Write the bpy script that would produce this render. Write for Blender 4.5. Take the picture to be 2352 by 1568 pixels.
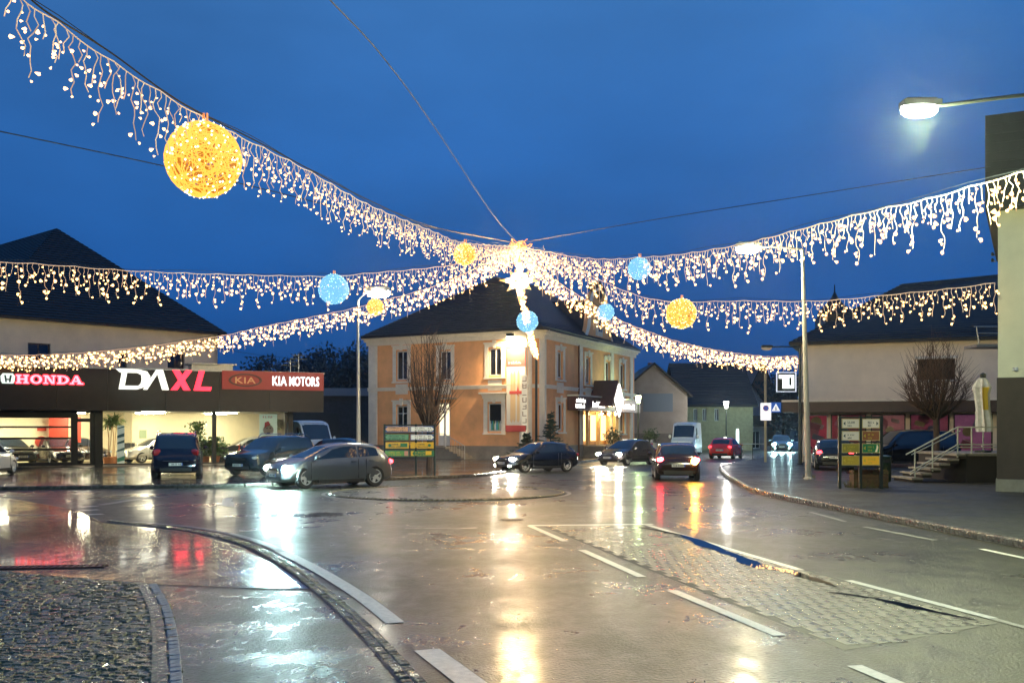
import bpy, bmesh, math, random
from mathutils import Vector, Matrix
random.seed(7)
for _o in list(bpy.data.objects): bpy.data.objects.remove(_o)
S = bpy.context.scene
COL = S.collection
R = math.radians
# ------------------------------------------------------------------ camera
F, V0, H0 = 2352.0, 987.0, 2.0          # focal length and horizon in the photo's 2352 px frame, eye height in m
cam_d = bpy.data.cameras.new('camera'); cam = bpy.data.objects.new('camera', cam_d); COL.objects.link(cam)
cam.location = (0, 0, H0); cam.rotation_euler = (R(90), 0, 0)
cam_d.sensor_width = 36; cam_d.lens = 36; cam_d.shift_y = (V0-784)/2352
cam_d.clip_start = .05; cam_d.clip_end = 3000
S.camera = cam
# ------------------------------------------------------------------ world: dusk sky
W = bpy.data.worlds.new('World'); S.world = W; W.use_nodes = True
nt = W.node_tree; nt.nodes.clear()
out = nt.nodes.new('ShaderNodeOutputWorld'); bg = nt.nodes.new('ShaderNodeBackground')
tc = nt.nodes.new('ShaderNodeTexCoord'); sep = nt.nodes.new('ShaderNodeSeparateXYZ')
ramp = nt.nodes.new('ShaderNodeValToRGB')
nz = nt.nodes.new('ShaderNodeTexNoise'); nz.inputs['Scale'].default_value = 2.2; nz.inputs['Detail'].default_value = 5
mp = nt.nodes.new('ShaderNodeMapping'); mp.inputs['Scale'].default_value = (1, 1, 2.6)
mr = nt.nodes.new('ShaderNodeMapRange'); mr.inputs['From Min'].default_value = .3; mr.inputs['From Max'].default_value = .7
mr.inputs['To Min'].default_value = .76; mr.inputs['To Max'].default_value = 1.2
mx = nt.nodes.new('ShaderNodeMixRGB'); mx.blend_type = 'MULTIPLY'; mx.inputs[0].default_value = 1
nt.links.new(tc.outputs['Generated'], sep.inputs[0]); nt.links.new(sep.outputs['Z'], ramp.inputs[0])
nt.links.new(tc.outputs['Generated'], mp.inputs[0]); nt.links.new(mp.outputs[0], nz.inputs['Vector'])
nt.links.new(nz.outputs['Fac'], mr.inputs[0]); nt.links.new(ramp.outputs[0], mx.inputs[1]); nt.links.new(mr.outputs[0], mx.inputs[2])
nt.links.new(mx.outputs[0], bg.inputs[0]); nt.links.new(bg.outputs[0], out.inputs[0])
cr = ramp.color_ramp
cr.elements[0].position = 0.0; cr.elements[0].color = (.007, .056, .215, 1)
cr.elements[1].position = 1.0; cr.elements[1].color = (.045, .165, .43, 1)
for p_, c_ in ((.14, (.012, .083, .295)), (.26, (.023, .118, .37)), (.42, (.042, .160, .425))):
    e_ = cr.elements.new(p_); e_.color = c_+(1,)
bg.inputs[1].default_value = 1.0
sun_d = bpy.data.lights.new('sun', 'SUN'); sun_d.energy = .02; sun_d.angle = R(20); sun_d.color = (.5, .65, 1)
sun = bpy.data.objects.new('sun', sun_d); COL.objects.link(sun); sun.rotation_euler = (R(60), 0, R(160))
S.view_settings.view_transform = 'Standard'; S.view_settings.look = 'None'
S.view_settings.exposure = .2; S.view_settings.gamma = 1; S.view_settings.use_curve_mapping = False
S.render.engine = 'CYCLES'
cy = S.cycles
cy.use_denoising = True; cy.use_light_tree = True
cy.max_bounces = 6; cy.diffuse_bounces = 2; cy.glossy_bounces = 3; cy.transmission_bounces = 4; cy.transparent_max_bounces = 12
cy.sample_clamp_indirect = 4; cy.sample_clamp_direct = 0; cy.caustics_refractive = False; cy.caustics_reflective = False
cy.use_adaptive_sampling = True; cy.adaptive_threshold = .02
# ------------------------------------------------------------------ helpers
def P(u, v, Y): return Vector(((u-1176)/F*Y, Y, H0+(V0-v)/F*Y))
def G(u, v, z=0.0):
    Y = (H0-z)*F/(v-V0); return Vector(((u-1176)/F*Y, Y, z))
MATS = {}
def mat(name, col=(.5, .5, .5), rough=.6, metal=0., emit=None, estr=0., var=0., vscale=3., bump=0., bscale=40., spec=.5, coat=0.):
    if name in MATS: return MATS[name]
    m = bpy.data.materials.new(name); m.use_nodes = True; MATS[name] = m
    t = m.node_tree; b = t.nodes['Principled BSDF']
    b.inputs['Base Color'].default_value = (*col, 1); b.inputs['Roughness'].default_value = rough
    b.inputs['Metallic'].default_value = metal; b.inputs['Specular IOR Level'].default_value = spec
    b.inputs['Coat Weight'].default_value = coat; b.inputs['Coat Roughness'].default_value = .05
    if emit: b.inputs['Emission Color'].default_value = (*emit, 1); b.inputs['Emission Strength'].default_value = estr
    if var or bump: c = t.nodes.new('ShaderNodeTexCoord')
    if var:
        n = t.nodes.new('ShaderNodeTexNoise'); n.inputs['Scale'].default_value = vscale; n.inputs['Detail'].default_value = 6
        n.inputs['Roughness'].default_value = .65
        t.links.new(c.outputs['Object'], n.inputs['Vector'])
        q = t.nodes.new('ShaderNodeValToRGB'); q.color_ramp.elements[0].position = .3; q.color_ramp.elements[1].position = .7
        q.color_ramp.elements[0].color = tuple(max(0, x*(1-var)) for x in col)+(1,)
        q.color_ramp.elements[1].color = tuple(min(1, x*(1+var)) for x in col)+(1,)
        t.links.new(n.outputs['Fac'], q.inputs[0]); t.links.new(q.outputs[0], b.inputs['Base Color'])
    if bump:
        n = t.nodes.new('ShaderNodeTexNoise'); n.inputs['Scale'].default_value = bscale; n.inputs['Detail'].default_value = 3
        t.links.new(c.outputs['Object'], n.inputs['Vector'])
        q = t.nodes.new('ShaderNodeBump'); q.inputs['Strength'].default_value = bump; q.inputs['Distance'].default_value = .02
        t.links.new(n.outputs['Fac'], q.inputs['Height']); t.links.new(q.outputs[0], b.inputs['Normal'])
    return m
def emi(name, col, s, sample=True):
    if name in MATS: return MATS[name]
    m = mat(name, (.02, .02, .02), .5, emit=col, estr=s)
    if not sample: m.cycles.emission_sampling = 'NONE'
    return m
def glassmat(name, tint=(1, 1, 1), refl=1.0):
    if name in MATS: return MATS[name]
    m = bpy.data.materials.new(name); m.use_nodes = True; MATS[name] = m
    t = m.node_tree; t.nodes.clear()
    o = t.nodes.new('ShaderNodeOutputMaterial'); mi = t.nodes.new('ShaderNodeMixShader')
    a = t.nodes.new('ShaderNodeBsdfTransparent'); g = t.nodes.new('ShaderNodeBsdfGlossy'); f = t.nodes.new('ShaderNodeFresnel')
    a.inputs[0].default_value = (*tint, 1); g.inputs['Roughness'].default_value = .01; f.inputs[0].default_value = 1.5
    t.links.new(f.outputs[0], mi.inputs[0]); t.links.new(a.outputs[0], mi.inputs[1]); t.links.new(g.outputs[0], mi.inputs[2]); t.links.new(mi.outputs[0], o.inputs[0])
    return m
def wet(name, c0, c1, r0, r1, patch=.35, bump=.35, bs=70., coat=.6, crough=.08, spec=.5, tint=None):
    """wet road surface: patches of standing water film, aggregate relief"""
    m = bpy.data.materials.new(name); m.use_nodes = True; MATS[name] = m
    t = m.node_tree; b = t.nodes['Principled BSDF']; L = t.links.new; N = t.nodes.new
    c = N('ShaderNodeTexCoord')
    n1 = N('ShaderNodeTexNoise'); n1.inputs['Scale'].default_value = patch; n1.inputs['Detail'].default_value = 5; n1.inputs['Roughness'].default_value = .62
    n2 = N('ShaderNodeTexNoise'); n2.inputs['Scale'].default_value = bs; n2.inputs['Detail'].default_value = 4
    n3 = N('ShaderNodeTexNoise'); n3.inputs['Scale'].default_value = 7; n3.inputs['Detail'].default_value = 12; n3.inputs['Roughness'].default_value = .8
    for n in (n1, n2, n3): L(c.outputs['Object'], n.inputs['Vector'])
    n4 = N('ShaderNodeTexNoise'); n4.inputs['Scale'].default_value = patch*9; n4.inputs['Detail'].default_value = 8; n4.inputs['Roughness'].default_value = .72; n4.inputs['Distortion'].default_value = .6
    mpp = N('ShaderNodeMapping'); mpp.inputs['Scale'].default_value = (1, .55, 1); L(c.outputs['Object'], mpp.inputs[0]); L(mpp.outputs[0], n4.inputs['Vector'])
    mn = N('ShaderNodeMixRGB'); mn.inputs[0].default_value = .45; L(n1.outputs['Fac'], mn.inputs[1]); L(n4.outputs['Fac'], mn.inputs[2])
    rr = N('ShaderNodeMapRange'); rr.inputs['From Min'].default_value = .43; rr.inputs['From Max'].default_value = .57
    rr.inputs['To Min'].default_value = r0; rr.inputs['To Max'].default_value = r1
    L(mn.outputs[0], rr.inputs[0]); L(rr.outputs[0], b.inputs['Roughness'])
    cw = N('ShaderNodeMapRange'); cw.inputs['From Min'].default_value = .42; cw.inputs['From Max'].default_value = .56
    cw.inputs['To Min'].default_value = coat; cw.inputs['To Max'].default_value = coat*.15
    L(mn.outputs[0], cw.inputs[0]); L(cw.outputs[0], b.inputs['Coat Weight']); b.inputs['Coat Roughness'].default_value = crough
    b.inputs['Coat IOR'].default_value = 1.33
    ad = N('ShaderNodeMath'); ad.operation = 'MULTIPLY'; L(mn.outputs[0], ad.inputs[0]); L(n3.outputs['Fac'], ad.inputs[1])
    q = N('ShaderNodeValToRGB'); q.color_ramp.elements[0].position = .17; q.color_ramp.elements[1].position = .33
    q.color_ramp.elements[0].color = (*c0, 1); q.color_ramp.elements[1].color = (*c1, 1)
    L(ad.outputs[0], q.inputs[0])
    # speckle of pale aggregate, its colour lightened to pass for wet sparkle
    v = N('ShaderNodeTexVoronoi'); v.inputs['Scale'].default_value = bs*1.3; L(c.outputs['Object'], v.inputs['Vector'])
    sp = N('ShaderNodeMapRange'); sp.inputs['From Min'].default_value = 0; sp.inputs['From Max'].default_value = .35; sp.inputs['To Min'].default_value = .55; sp.inputs['To Max'].default_value = 0
    L(v.outputs['Distance'], sp.inputs[0])
    mxx = N('ShaderNodeMixRGB'); L(sp.outputs[0], mxx.inputs[0]); L(q.outputs[0], mxx.inputs[1]); mxx.inputs[2].default_value = (*(tint or tuple(x*3 for x in c1)), 1)
    L(mxx.outputs[0], b.inputs['Base Color'])
    bp = N('ShaderNodeBump'); bp.inputs['Strength'].default_value = bump; bp.inputs['Distance'].default_value = .022
    L(n2.outputs['Fac'], bp.inputs['Height']); 
    bp2 = N('ShaderNodeBump'); bp2.inputs['Strength'].default_value = .55; bp2.inputs['Distance'].default_value = .02
    L(n3.outputs['Fac'], bp2.inputs['Height']); L(bp.outputs[0], bp2.inputs['Normal']); L(bp2.outputs[0], b.inputs['Normal'])
    b.inputs['Specular IOR Level'].default_value = spec
    return m
class MB:
    def __init__(s): s.v = []; s.f = []; s.m = []
    def quad(s, a, b, c, d, m=0):
        i = len(s.v); s.v += [tuple(a), tuple(b), tuple(c), tuple(d)]; s.f.append((i, i+1, i+2, i+3)); s.m.append(m); return s
    def poly(s, pts, m=0):
        i = len(s.v); s.v += [tuple(p) for p in pts]; s.f.append(tuple(range(i, i+len(pts)))); s.m.append(m); return s
    def box(s, x0, x1, y0, y1, z0, z1, m=0, M=None):
        i = len(s.v)
        vs = [(x0, y0, z0), (x1, y0, z0), (x1, y1, z0), (x0, y1, z0), (x0, y0, z1), (x1, y0, z1), (x1, y1, z1), (x0, y1, z1)]
        if M is not None: vs = [tuple(M @ Vector(p)) for p in vs]
        s.v += vs
        s.f += [tuple(i+k for k in q) for q in ((0, 3, 2, 1), (4, 5, 6, 7), (0, 1, 5, 4), (1, 2, 6, 5), (2, 3, 7, 6), (3, 0, 4, 7))]; s.m += [m]*6; return s
    def prism(s, pts, y0, y1, m=0, axis='y'):
        """2D polygon (a,b) extruded; axis y: (a,y,b); axis z: (a,b,z)"""
        i = len(s.v); n = len(pts)
        mk = (lambda p, t: (p[0], t, p[1])) if axis == 'y' else ((lambda p, t: (p[0], p[1], t)) if axis == 'z' else (lambda p, t: (t, p[0], p[1])))
        s.v += [mk(p, y0) for p in pts]+[mk(p, y1) for p in pts]
        s.f.append(tuple(range(i, i+n))); s.f.append(tuple(range(i+2*n-1, i+n-1, -1))); s.m += [m, m]
        for k in range(n): s.f.append((i+(k+1) % n, i+k, i+n+k, i+n+(k+1) % n)); s.m.append(m)
        return s
    def tube(s, pts, r, n=6, m=0, cap=True):
        pts = [Vector(p) for p in pts]; rs = r if isinstance(r, (list, tuple)) else [r]*len(pts)
        i0 = len(s.v)
        for k, p in enumerate(pts):
            d = (pts[min(k+1, len(pts)-1)]-pts[max(k-1, 0)]).normalized()
            a = d.cross(Vector((0, 0, 1)) if abs(d.z) < .9 else Vector((1, 0, 0))).normalized(); b = d.cross(a)
            for j in range(n):
                t = 2*math.pi*j/n; s.v.append(tuple(p+(a*math.cos(t)+b*math.sin(t))*rs[k]))
        for k in range(len(pts)-1):
            for j in range(n):
                a = i0+k*n+j; b = i0+k*n+(j+1) % n; s.f.append((a, b, b+n, a+n)); s.m.append(m)
        if cap:
            s.f.append(tuple(range(i0+n-1, i0-1, -1))); s.f.append(tuple(range(i0+(len(pts)-1)*n, i0+len(pts)*n))); s.m += [m, m]
        return s
    def lathe(s, prof, c=(0, 0, 0), n=16, m=0, axis='z', cap=True):
        """prof: (radius, height) list"""
        i0 = len(s.v); c = Vector(c)
        for (r, h) in prof:
            for j in range(n):
                t = 2*math.pi*j/n; a, b = r*math.cos(t), r*math.sin(t)
                p = Vector((a, b, h)) if axis == 'z' else (Vector((a, h, b)) if axis == 'y' else Vector((h, a, b)))
                s.v.append(tuple(c+p))
        for k in range(len(prof)-1):
            for j in range(n):
                a = i0+k*n+j; b = i0+k*n+(j+1) % n; s.f.append((a, b, b+n, a+n)); s.m.append(m)
        if cap:
            s.f.append(tuple(range(i0+n-1, i0-1, -1))); s.f.append(tuple(range(i0+(len(prof)-1)*n, i0+len(prof)*n))); s.m += [m, m]
        return s
    def mesh(s, name, mats, smooth=False, ang=40):
        me = bpy.data.meshes.new(name); me.from_pydata(s.v, [], s.f)
        for q in (mats if isinstance(mats, (list, tuple)) else [mats]): me.materials.append(q)
        if any(s.m): me.polygons.foreach_set('material_index', s.m)
        bm = bmesh.new(); bm.from_mesh(me)
        if len(s.f) < 4000: bmesh.ops.remove_doubles(bm, verts=bm.verts, dist=1e-5) if smooth else None
        bmesh.ops.recalc_face_normals(bm, faces=bm.faces); bm.to_mesh(me); bm.free()
        if smooth:
            me.shade_smooth(); me.set_sharp_from_angle(angle=R(ang))
        me.update(); return me
    def build(s, name, mats, parent=None, smooth=False, kind=None, label=None, ang=40):
        return link(name, s.mesh(name, mats, smooth, ang), parent, kind, label)
def link(name, me, parent=None, kind=None, label=None):
    o = bpy.data.objects.new(name, me); COL.objects.link(o)
    if parent: o.parent = parent
    if kind: o['kind'] = kind
    if label: o['label'] = label
    return o
def thing(name, label, cat, loc=(0, 0, 0), rz=0., group=None):
    o = bpy.data.objects.new(name, None); COL.objects.link(o); o.empty_display_size = .2
    o.location = loc; o.rotation_euler = (0, 0, rz); tag(o, label, cat, group); return o
def tag(o, label, cat, group=None):
    o['label'] = label; o['category'] = cat
    if group: o['group'] = group
    return o
def copy_tree(o, parent=None):
    c = o.copy(); COL.objects.link(c); c.parent = parent
    for ch in list(o.children): copy_tree(ch, c)
    return c
def text(name, body, m, parent, loc, size, extrude=.02, offset=0., shear=0., sx=1., rot=(R(90), 0, 0), space=1., label=None):
    cu = bpy.data.curves.new(name, 'FONT'); cu.body = body; cu.size = size; cu.extrude = extrude; cu.offset = offset
    cu.shear = shear; cu.space_character = space; cu.resolution_u = 3
    t = bpy.data.objects.new(name, cu); COL.objects.link(t)
    bpy.context.view_layer.update()
    me = bpy.data.meshes.new_from_object(t.evaluated_get(bpy.context.evaluated_depsgraph_get()))
    bpy.data.objects.remove(t)
    me.materials.clear(); me.materials.append(m)
    o = link(name, me, parent, None, label); o.location = loc; o.rotation_euler = rot; o.scale = (sx, 1, 1); return o
def word(body, m, parent, loc, size, width, extrude=.02, offset=.01, gap=.08):
    """each letter a part of its own, the whole fitted to a width"""
    os_ = []; x = 0
    for ch in body:
        o = text('letter', ch, m, parent, loc, size, extrude, offset); xs_ = [v.co.x for v in o.data.vertices]; a, b = min(xs_), max(xs_)
        os_.append((o, x-a)); x += b-a+gap*size
    k = width/(x-gap*size)
    for o, dx in os_: o.scale[0] = k; o.location[0] = loc[0]+dx*k
def glyphs(mb, x0, x1, z0, z1, y, seed=0, m=0, dens=1.):
    """a line of lettering too small to read: short upright and level strokes"""
    rn = random.Random(seed); h = z1-z0; x = x0; t = h*.2
    while x < x1-h*.4:
        w = h*rn.choice((.35, .5, .6))
        k = rn.randint(0, 4)
        mb.box(x, x+t, y-.004, y, z0, z0+h*rn.choice((1, 1, .7)), m)
        if k in (0, 2, 3): mb.box(x+t, x+w, y-.004, y, z0, z0+t, m)
        if k in (1, 2, 4): mb.box(x+t, x+w, y-.004, y, z0+h*.5, z0+h*.5+t, m)
        if k in (2, 4): mb.box(x+w-t, x+w, y-.0045, y, z0+h*.1, z0+h*.6, m)
        x += w+h*.22
        if rn.random() < .14: x += h*.5
class Line:
    """a wall line in plan; local x along it, local y away from the viewer"""
    def __init__(s, ax, ay, bx, by):
        s.O = Vector((ax, ay)); d = Vector((bx-ax, by-ay)); s.L = d.length; s.d = d.normalized(); s.a = math.atan2(d.y, d.x)
    def s(self, u):
        r = (u-1176)/F; return (r*self.O.y-self.O.x)/(self.d.x-r*self.d.y)
    def z(self, u, v):
        Y = self.O.y+self.d.y*self.s(u); return H0+(V0-v)/F*Y
def wall(mb, L, H, holes, th=.3, z0=0., m=0, x0=0.):
    """wall slab with real openings; holes (x0,x1,z0,z1)"""
    xs = sorted({x0, L, *[max(x0, min(L, h[k])) for h in holes for k in (0, 1)]}); zs = sorted({z0, H, *[max(z0, min(H, h[k])) for h in holes for k in (2, 3)]})
    def solid(i, j):
        if i < 0 or j < 0 or i >= len(xs)-1 or j >= len(zs)-1: return False
        cx, cz = (xs[i]+xs[i+1])/2, (zs[j]+zs[j+1])/2
        return not any(h[0] < cx < h[1] and h[2] < cz < h[3] for h in holes)
    for i in range(len(xs)-1):
        for j in range(len(zs)-1):
            if not solid(i, j): continue
            a, b, c, d = xs[i], xs[i+1], zs[j], zs[j+1]
            mb.quad((a, 0, c), (b, 0, c), (b, 0, d), (a, 0, d), m); mb.quad((b, th, c), (a, th, c), (a, th, d), (b, th, d), m)
            if not solid(i-1, j): mb.quad((a, th, c), (a, 0, c), (a, 0, d), (a, th, d), m)
            if not solid(i+1, j): mb.quad((b, 0, c), (b, th, c), (b, th, d), (b, 0, d), m)
            if not solid(i, j-1): mb.quad((a, th, c), (b, th, c), (b, 0, c), (a, 0, c), m)
            if not solid(i, j+1): mb.quad((a, 0, d), (b, 0, d), (b, th, d), (a, th, d), m)
def window(parent, x0, x1, z0, z1, fm, pm, depth=.14, bars=1, cross=True, fw=.07, lab=None, back=None):
    """frame mesh named window with pane (and curtain) children, set back in its opening"""
    mb = MB(); y0, y1 = depth, depth+.07
    mb.box(x0, x0+fw, y0, y1, z0, z1).box(x1-fw, x1, y0, y1, z0, z1).box(x0+fw, x1-fw, y0, y1, z0, z0+fw).box(x0+fw, x1-fw, y0, y1, z1-fw, z1)
    for k in range(bars):
        c = x0+(x1-x0)*(k+1)/(bars+1); mb.box(c-fw*.5, c+fw*.5, y0+.004, y1-.004, z0+fw, z1-fw)
    if cross: zc = z0+(z1-z0)*.68; mb.box(x0+fw, x1-fw, y0+.008, y1-.008, zc-fw*.35, zc+fw*.35)
    w = mb.build('window', fm, parent, label=lab)
    MB().box(x0+fw*.5, x1-fw*.5, y0+.03, y0+.04, z0+fw*.5, z1-fw*.5).build('pane', pm, w)
    if back: MB().box(x0+.02, x1-.02, .45, .47, z0+.02, z1-.02).build('curtain', back, w)
    return w
# ================================================================== GROUND
asph = wet('wet_asphalt', (.012, .012, .007), (.034, .032, .015), .26, .44, patch=.3, bump=1., bs=32, coat=.45, crough=.16, spec=.34)
asph_gloss = wet('flooded_asphalt', (.032, .026, .012), (.066, .052, .022), .12, .26, patch=.5, bump=.3, bs=45, coat=1., crough=.07)
asph_rough = wet('coarse_wet_asphalt', (.022, .025, .015), (.056, .062, .036), .22, .42, patch=.8, bump=1., bs=28, coat=.5, crough=.14)
pave = wet('wet_pavement', (.016, .017, .015), (.036, .036, .030), .42, .62, patch=.5, bump=.8, bs=60, coat=.12, crough=.2, spec=.35)
pave_l = wet('wet_forecourt', (.02, .02, .016), (.045, .042, .034), .08, .24, patch=.4, bump=.3, bs=50, coat=1., crough=.06)
sett_m = wet('wet_granite', (.10, .094, .05), (.24, .215, .11), .16, .38, patch=2.2, bump=.6, bs=55, coat=.5, crough=.1)
paver_m = wet('wet_paver', (.10, .082, .05), (.17, .145, .09), .22, .38, patch=1.6, bump=.35, bs=55, coat=.5, crough=.1)
joint_m = mat('wet_joint', (.03, .027, .02), .35, var=.4, vscale=9)
kerb_m = wet('wet_kerb_granite', (.03, .028, .024), (.085, .08, .066), .2, .4, patch=2, bump=.5, bs=50, coat=.4)
paint = mat('road_paint', (.62, .6, .54), .42, var=.22, vscale=14, bump=.4, bscale=90, coat=.25)
paint_worn = mat('worn_road_paint', (.22, .21, .18), .4, var=.6, vscale=9, bump=.5, bscale=80)
water = mat('puddle_water', (.006, .008, .01), .015, spec=.6)
def sheet(name, pts, z, m, kind='structure', parent=None):
    mb = MB(); mb.poly([(p[0], p[1], z) for p in pts]); 
    me = mb.mesh(name, m); 
    bm = bmesh.new(); bm.from_mesh(me); bmesh.ops.triangulate(bm, faces=bm.faces)
    for f in bm.faces:
        if f.normal.z < 0: f.normal_flip()
    bm.to_mesh(me); bm.free()
    return link(name, me, parent, kind)
# great sheet with a gentle irregular surface near the camera
bm = bmesh.new(); 
mb = MB(); mb.quad((-900, -300, 0), (900, -300, 0), (900, 1500, 0), (-900, 1500, 0)); road = mb.build('road', asph, kind='structure')
def slab(name, pts, z0, z1, m, kind='structure', parent=None, label=None):
    mb = MB(); mb.prism([(p[0], p[1]) for p in pts], z0, z1, axis='z')
    me = mb.mesh(name, m); bm = bmesh.new(); bm.from_mesh(me); bmesh.ops.triangulate(bm, faces=[f for f in bm.faces if len(f.verts) > 4]); bm.to_mesh(me); bm.free()
    return link(name, me, parent, kind, label)
def bez(pts, n=10):
    """Catmull-Rom through points"""
    pts = [Vector(p) for p in pts]; o = []
    for i in range(len(pts)-1):
        a, b, c, d = pts[max(i-1, 0)], pts[i], pts[i+1], pts[min(i+2, len(pts)-1)]
        for k in range(n):
            t = k/n; o.append(.5*((2*b)+(-a+c)*t+(2*a-5*b+4*c-d)*t*t+(-a+3*b-3*c+d)*t**3))
    o.append(pts[-1]); return o
def resample(pts, step):
    o = [pts[0].copy()]; acc = 0
    for a, b in zip(pts, pts[1:]):
        L = (b-a).length; t = step-acc
        while t <= L: o.append(a+(b-a)*(t/L)); t += step
        acc = (acc+L) % step
    return o
def strip(name, pts, w, z, m, parent=None):
    mb = MB(); L = []; Rr = []
    for i, p in enumerate(pts):
        d = pts[min(i+1, len(pts)-1)]-pts[max(i-1, 0)]; n = Vector((-d.y, d.x, 0)).normalized()*w/2
        L.append((p.x+n.x, p.y+n.y, z)); Rr.append((p.x-n.x, p.y-n.y, z))
    for i in range(len(pts)-1): mb.quad(Rr[i], Rr[i+1], L[i+1], L[i])
    me = mb.mesh(name, m)
    for p in me.polygons: 
        if p.normal.z < 0: me.flip_normals(); break
    return link(name, me, parent)
# ---- kerb lines
kerbL = bez([G(-500, 1134), G(0, 1125), (G(300, 1121)), G(600, 1117), G(900, 1102), G(1080, 1095), G(1170, 1084), G(1260, 1072), G(1345, 1061), G(1420, 1054), G(1530, 1047), G(1600, 1030), G(1690, 1015)], 6)
far_left = [Vector((60, 400, 0)), Vector((-150, 400, 0)), Vector((-150, 30, 0))]
pl = slab('pavement_left', kerbL+far_left, -.3, .10, pave_l)
kerbR = bez([G(3300, 1470), G(2700, 1330), G(2352, 1256), G(2100, 1206), G(1900, 1166), G(1750, 1134), G(1692, 1106), G(1662, 1084), G(1668, 1072), G(1740, 1058), G(1810, 1046), G(1900, 1034)], 6)
pr = slab('pavement_right', kerbR+[Vector((90, 110, 0)), Vector((90, 6, 0))], -.3, .12, pave)
def kerbstones(parent, line, z, name='kerbstone', L=1.0, w=.15, flip=1):
    pts = resample(line, L)
    for a, b in zip(pts, pts[1:]):
        if a.y > 70 or abs(a.x) > 40: continue
        d = (b-a); ang = math.atan2(d.y, d.x); 
        key = 'kerbstone_mesh'
        if key not in bpy.data.meshes:
            m_ = MB(); x = L*.492
            m_.prism([(-.01, .0), (-.01, .11), (.01, .14), (w, .14), (w, 0)], -x, x, axis='x'); me = m_.mesh(key, kerb_m)
        o = link(name, bpy.data.meshes[key], parent); c = (a+b)/2
        n = Vector((-math.sin(ang), math.cos(ang), 0))
        o.matrix_basis = Matrix.Translation((c.x-n.x*w*flip, c.y-n.y*w*flip, z+random.uniform(-.004, .004))) @ Matrix.Rotation(ang, 4, 'Z') @ Matrix.Scale(-1 if flip < 0 else 1, 4, (0, 1, 0)) @ Matrix.Scale(d.length/L, 4, (1, 0, 0))
kerbstones(pl, kerbL, -.012, flip=1)
kerbstones(pr, kerbR, .004, flip=-1)
# ---- inner lane on the left with standing water
lane = [G(-700, 1150), G(0, 1140), G(180, 1172), G(235, 1200), G(430, 1222), G(560, 1258), G(640, 1300), G(720, 1352), G(560, 1350), G(355, 1341), G(150, 1324), G(0, 1312), G(-700, 1290)]
sheet('side_lane', lane, .004, asph_gloss)
foot = [G(358, 1346), G(560, 1355), G(715, 1358), G(790, 1410), G(850, 1468), G(930, 1568), G(1000, 1700), G(420, 1700), G(411, 1568), G(400, 1470), G(388, 1410)]
sheet('footway_asphalt', foot, .004, asph_rough)
# ---- cobbled pavement, lower left
edge = bez([G(355, 1346), G(386, 1402), G(402, 1470), G(411, 1568), G(418, 1700)], 8)
cob = [G(0, 1316), G(180, 1332)]+edge+[Vector((-9, edge[-1].y, 0)), Vector((-9, 14.3, 0))]
cp = slab('cobbled_pavement', cob, -.2, .019, joint_m)
def inside(p, poly):
    c = False
    for i in range(len(poly)):
        a, b = poly[i], poly[i-1]
        if (a.y > p.y) != (b.y > p.y) and p.x < (b.x-a.x)*(p.y-a.y)/(b.y-a.y)+a.x: c = not c
    return c
def sett(mb, c, ang, lx, ly, z, h=.05, ch=.012, seed=0, tilt=.004, tp=.86):
    rn = random.Random(seed); ca, sa = math.cos(ang), math.sin(ang); pts = []
    j = lambda: rn.uniform(-.006, .006)
    for (px, py) in ((-1, -1), (1, -1), (1, 1), (-1, 1)): pts.append((px*lx/2+j(), py*ly/2+j()))
    i = len(mb.v); tl = (rn.uniform(-tilt, tilt), rn.uniform(-tilt, tilt))
    for (a, b), s_, zz in [(p, 1, z-h) for p in pts]+[(p, 1, z-ch) for p in pts]+[(p, tp, z) for p in pts]:
        x, y = a*s_, b*s_; dz = (tl[0]*(1 if a > 0 else -1)+tl[1]*(1 if b > 0 else -1)) if zz == z else 0
        mb.v.append((c.x+x*ca-y*sa, c.y+x*sa+y*ca, zz+dz))
    for k in range(4):
        n = (k+1) % 4; mb.f.append((i+k, i+n, i+4+n, i+4+k)); mb.f.append((i+4+k, i+4+n, i+8+n, i+8+k)); mb.m += [0, 0]
    mb.f.append((i+8, i+9, i+10, i+11)); mb.m.append(0)
cells = []
y = edge[-1].y; row = 0
while y < 14.4:
    x = -9+random.uniform(0, .1)
    while x < -2:
        # rows laid in shallow arcs
        yy = y+.10*math.sin(x*2.6)
        p = Vector((x+random.uniform(-.012, .012), yy+random.uniform(-.012, .012), 0))
        if inside(p, cob) and min((p-e).length for e in edge[::3]) > .20: cells.append((p, .26*math.cos(x*2.6)+random.uniform(-.1, .1)))
        x += .098+random.uniform(-.008, .01)
    y += .097; row += 1
cells.sort(key=lambda c: c[0].length if (c[0].x/c[0].y > -.5) and c[0].y > 7.9 else 99)
stuffmb = MB(); setts = []
for k in range(24):
    m_ = MB(); sett(m_, Vector((0, 0, 0)), 0, .091, .088, 0, seed=k); setts.append(m_.mesh('sett_mesh', sett_m))
for k, (p, a) in enumerate(cells):
    zz = .034+random.uniform(-.006, .008)
    if k < 235:
        o = link('cobblestone', random.choice(setts), cp); o.location = (p.x, p.y, zz); o.rotation_euler = (0, 0, a)
    else: sett(stuffmb, p, a, .091, .088, zz, seed=k)
stuffmb.build('cobblestones', sett_m, cp, kind='stuff')
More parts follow.
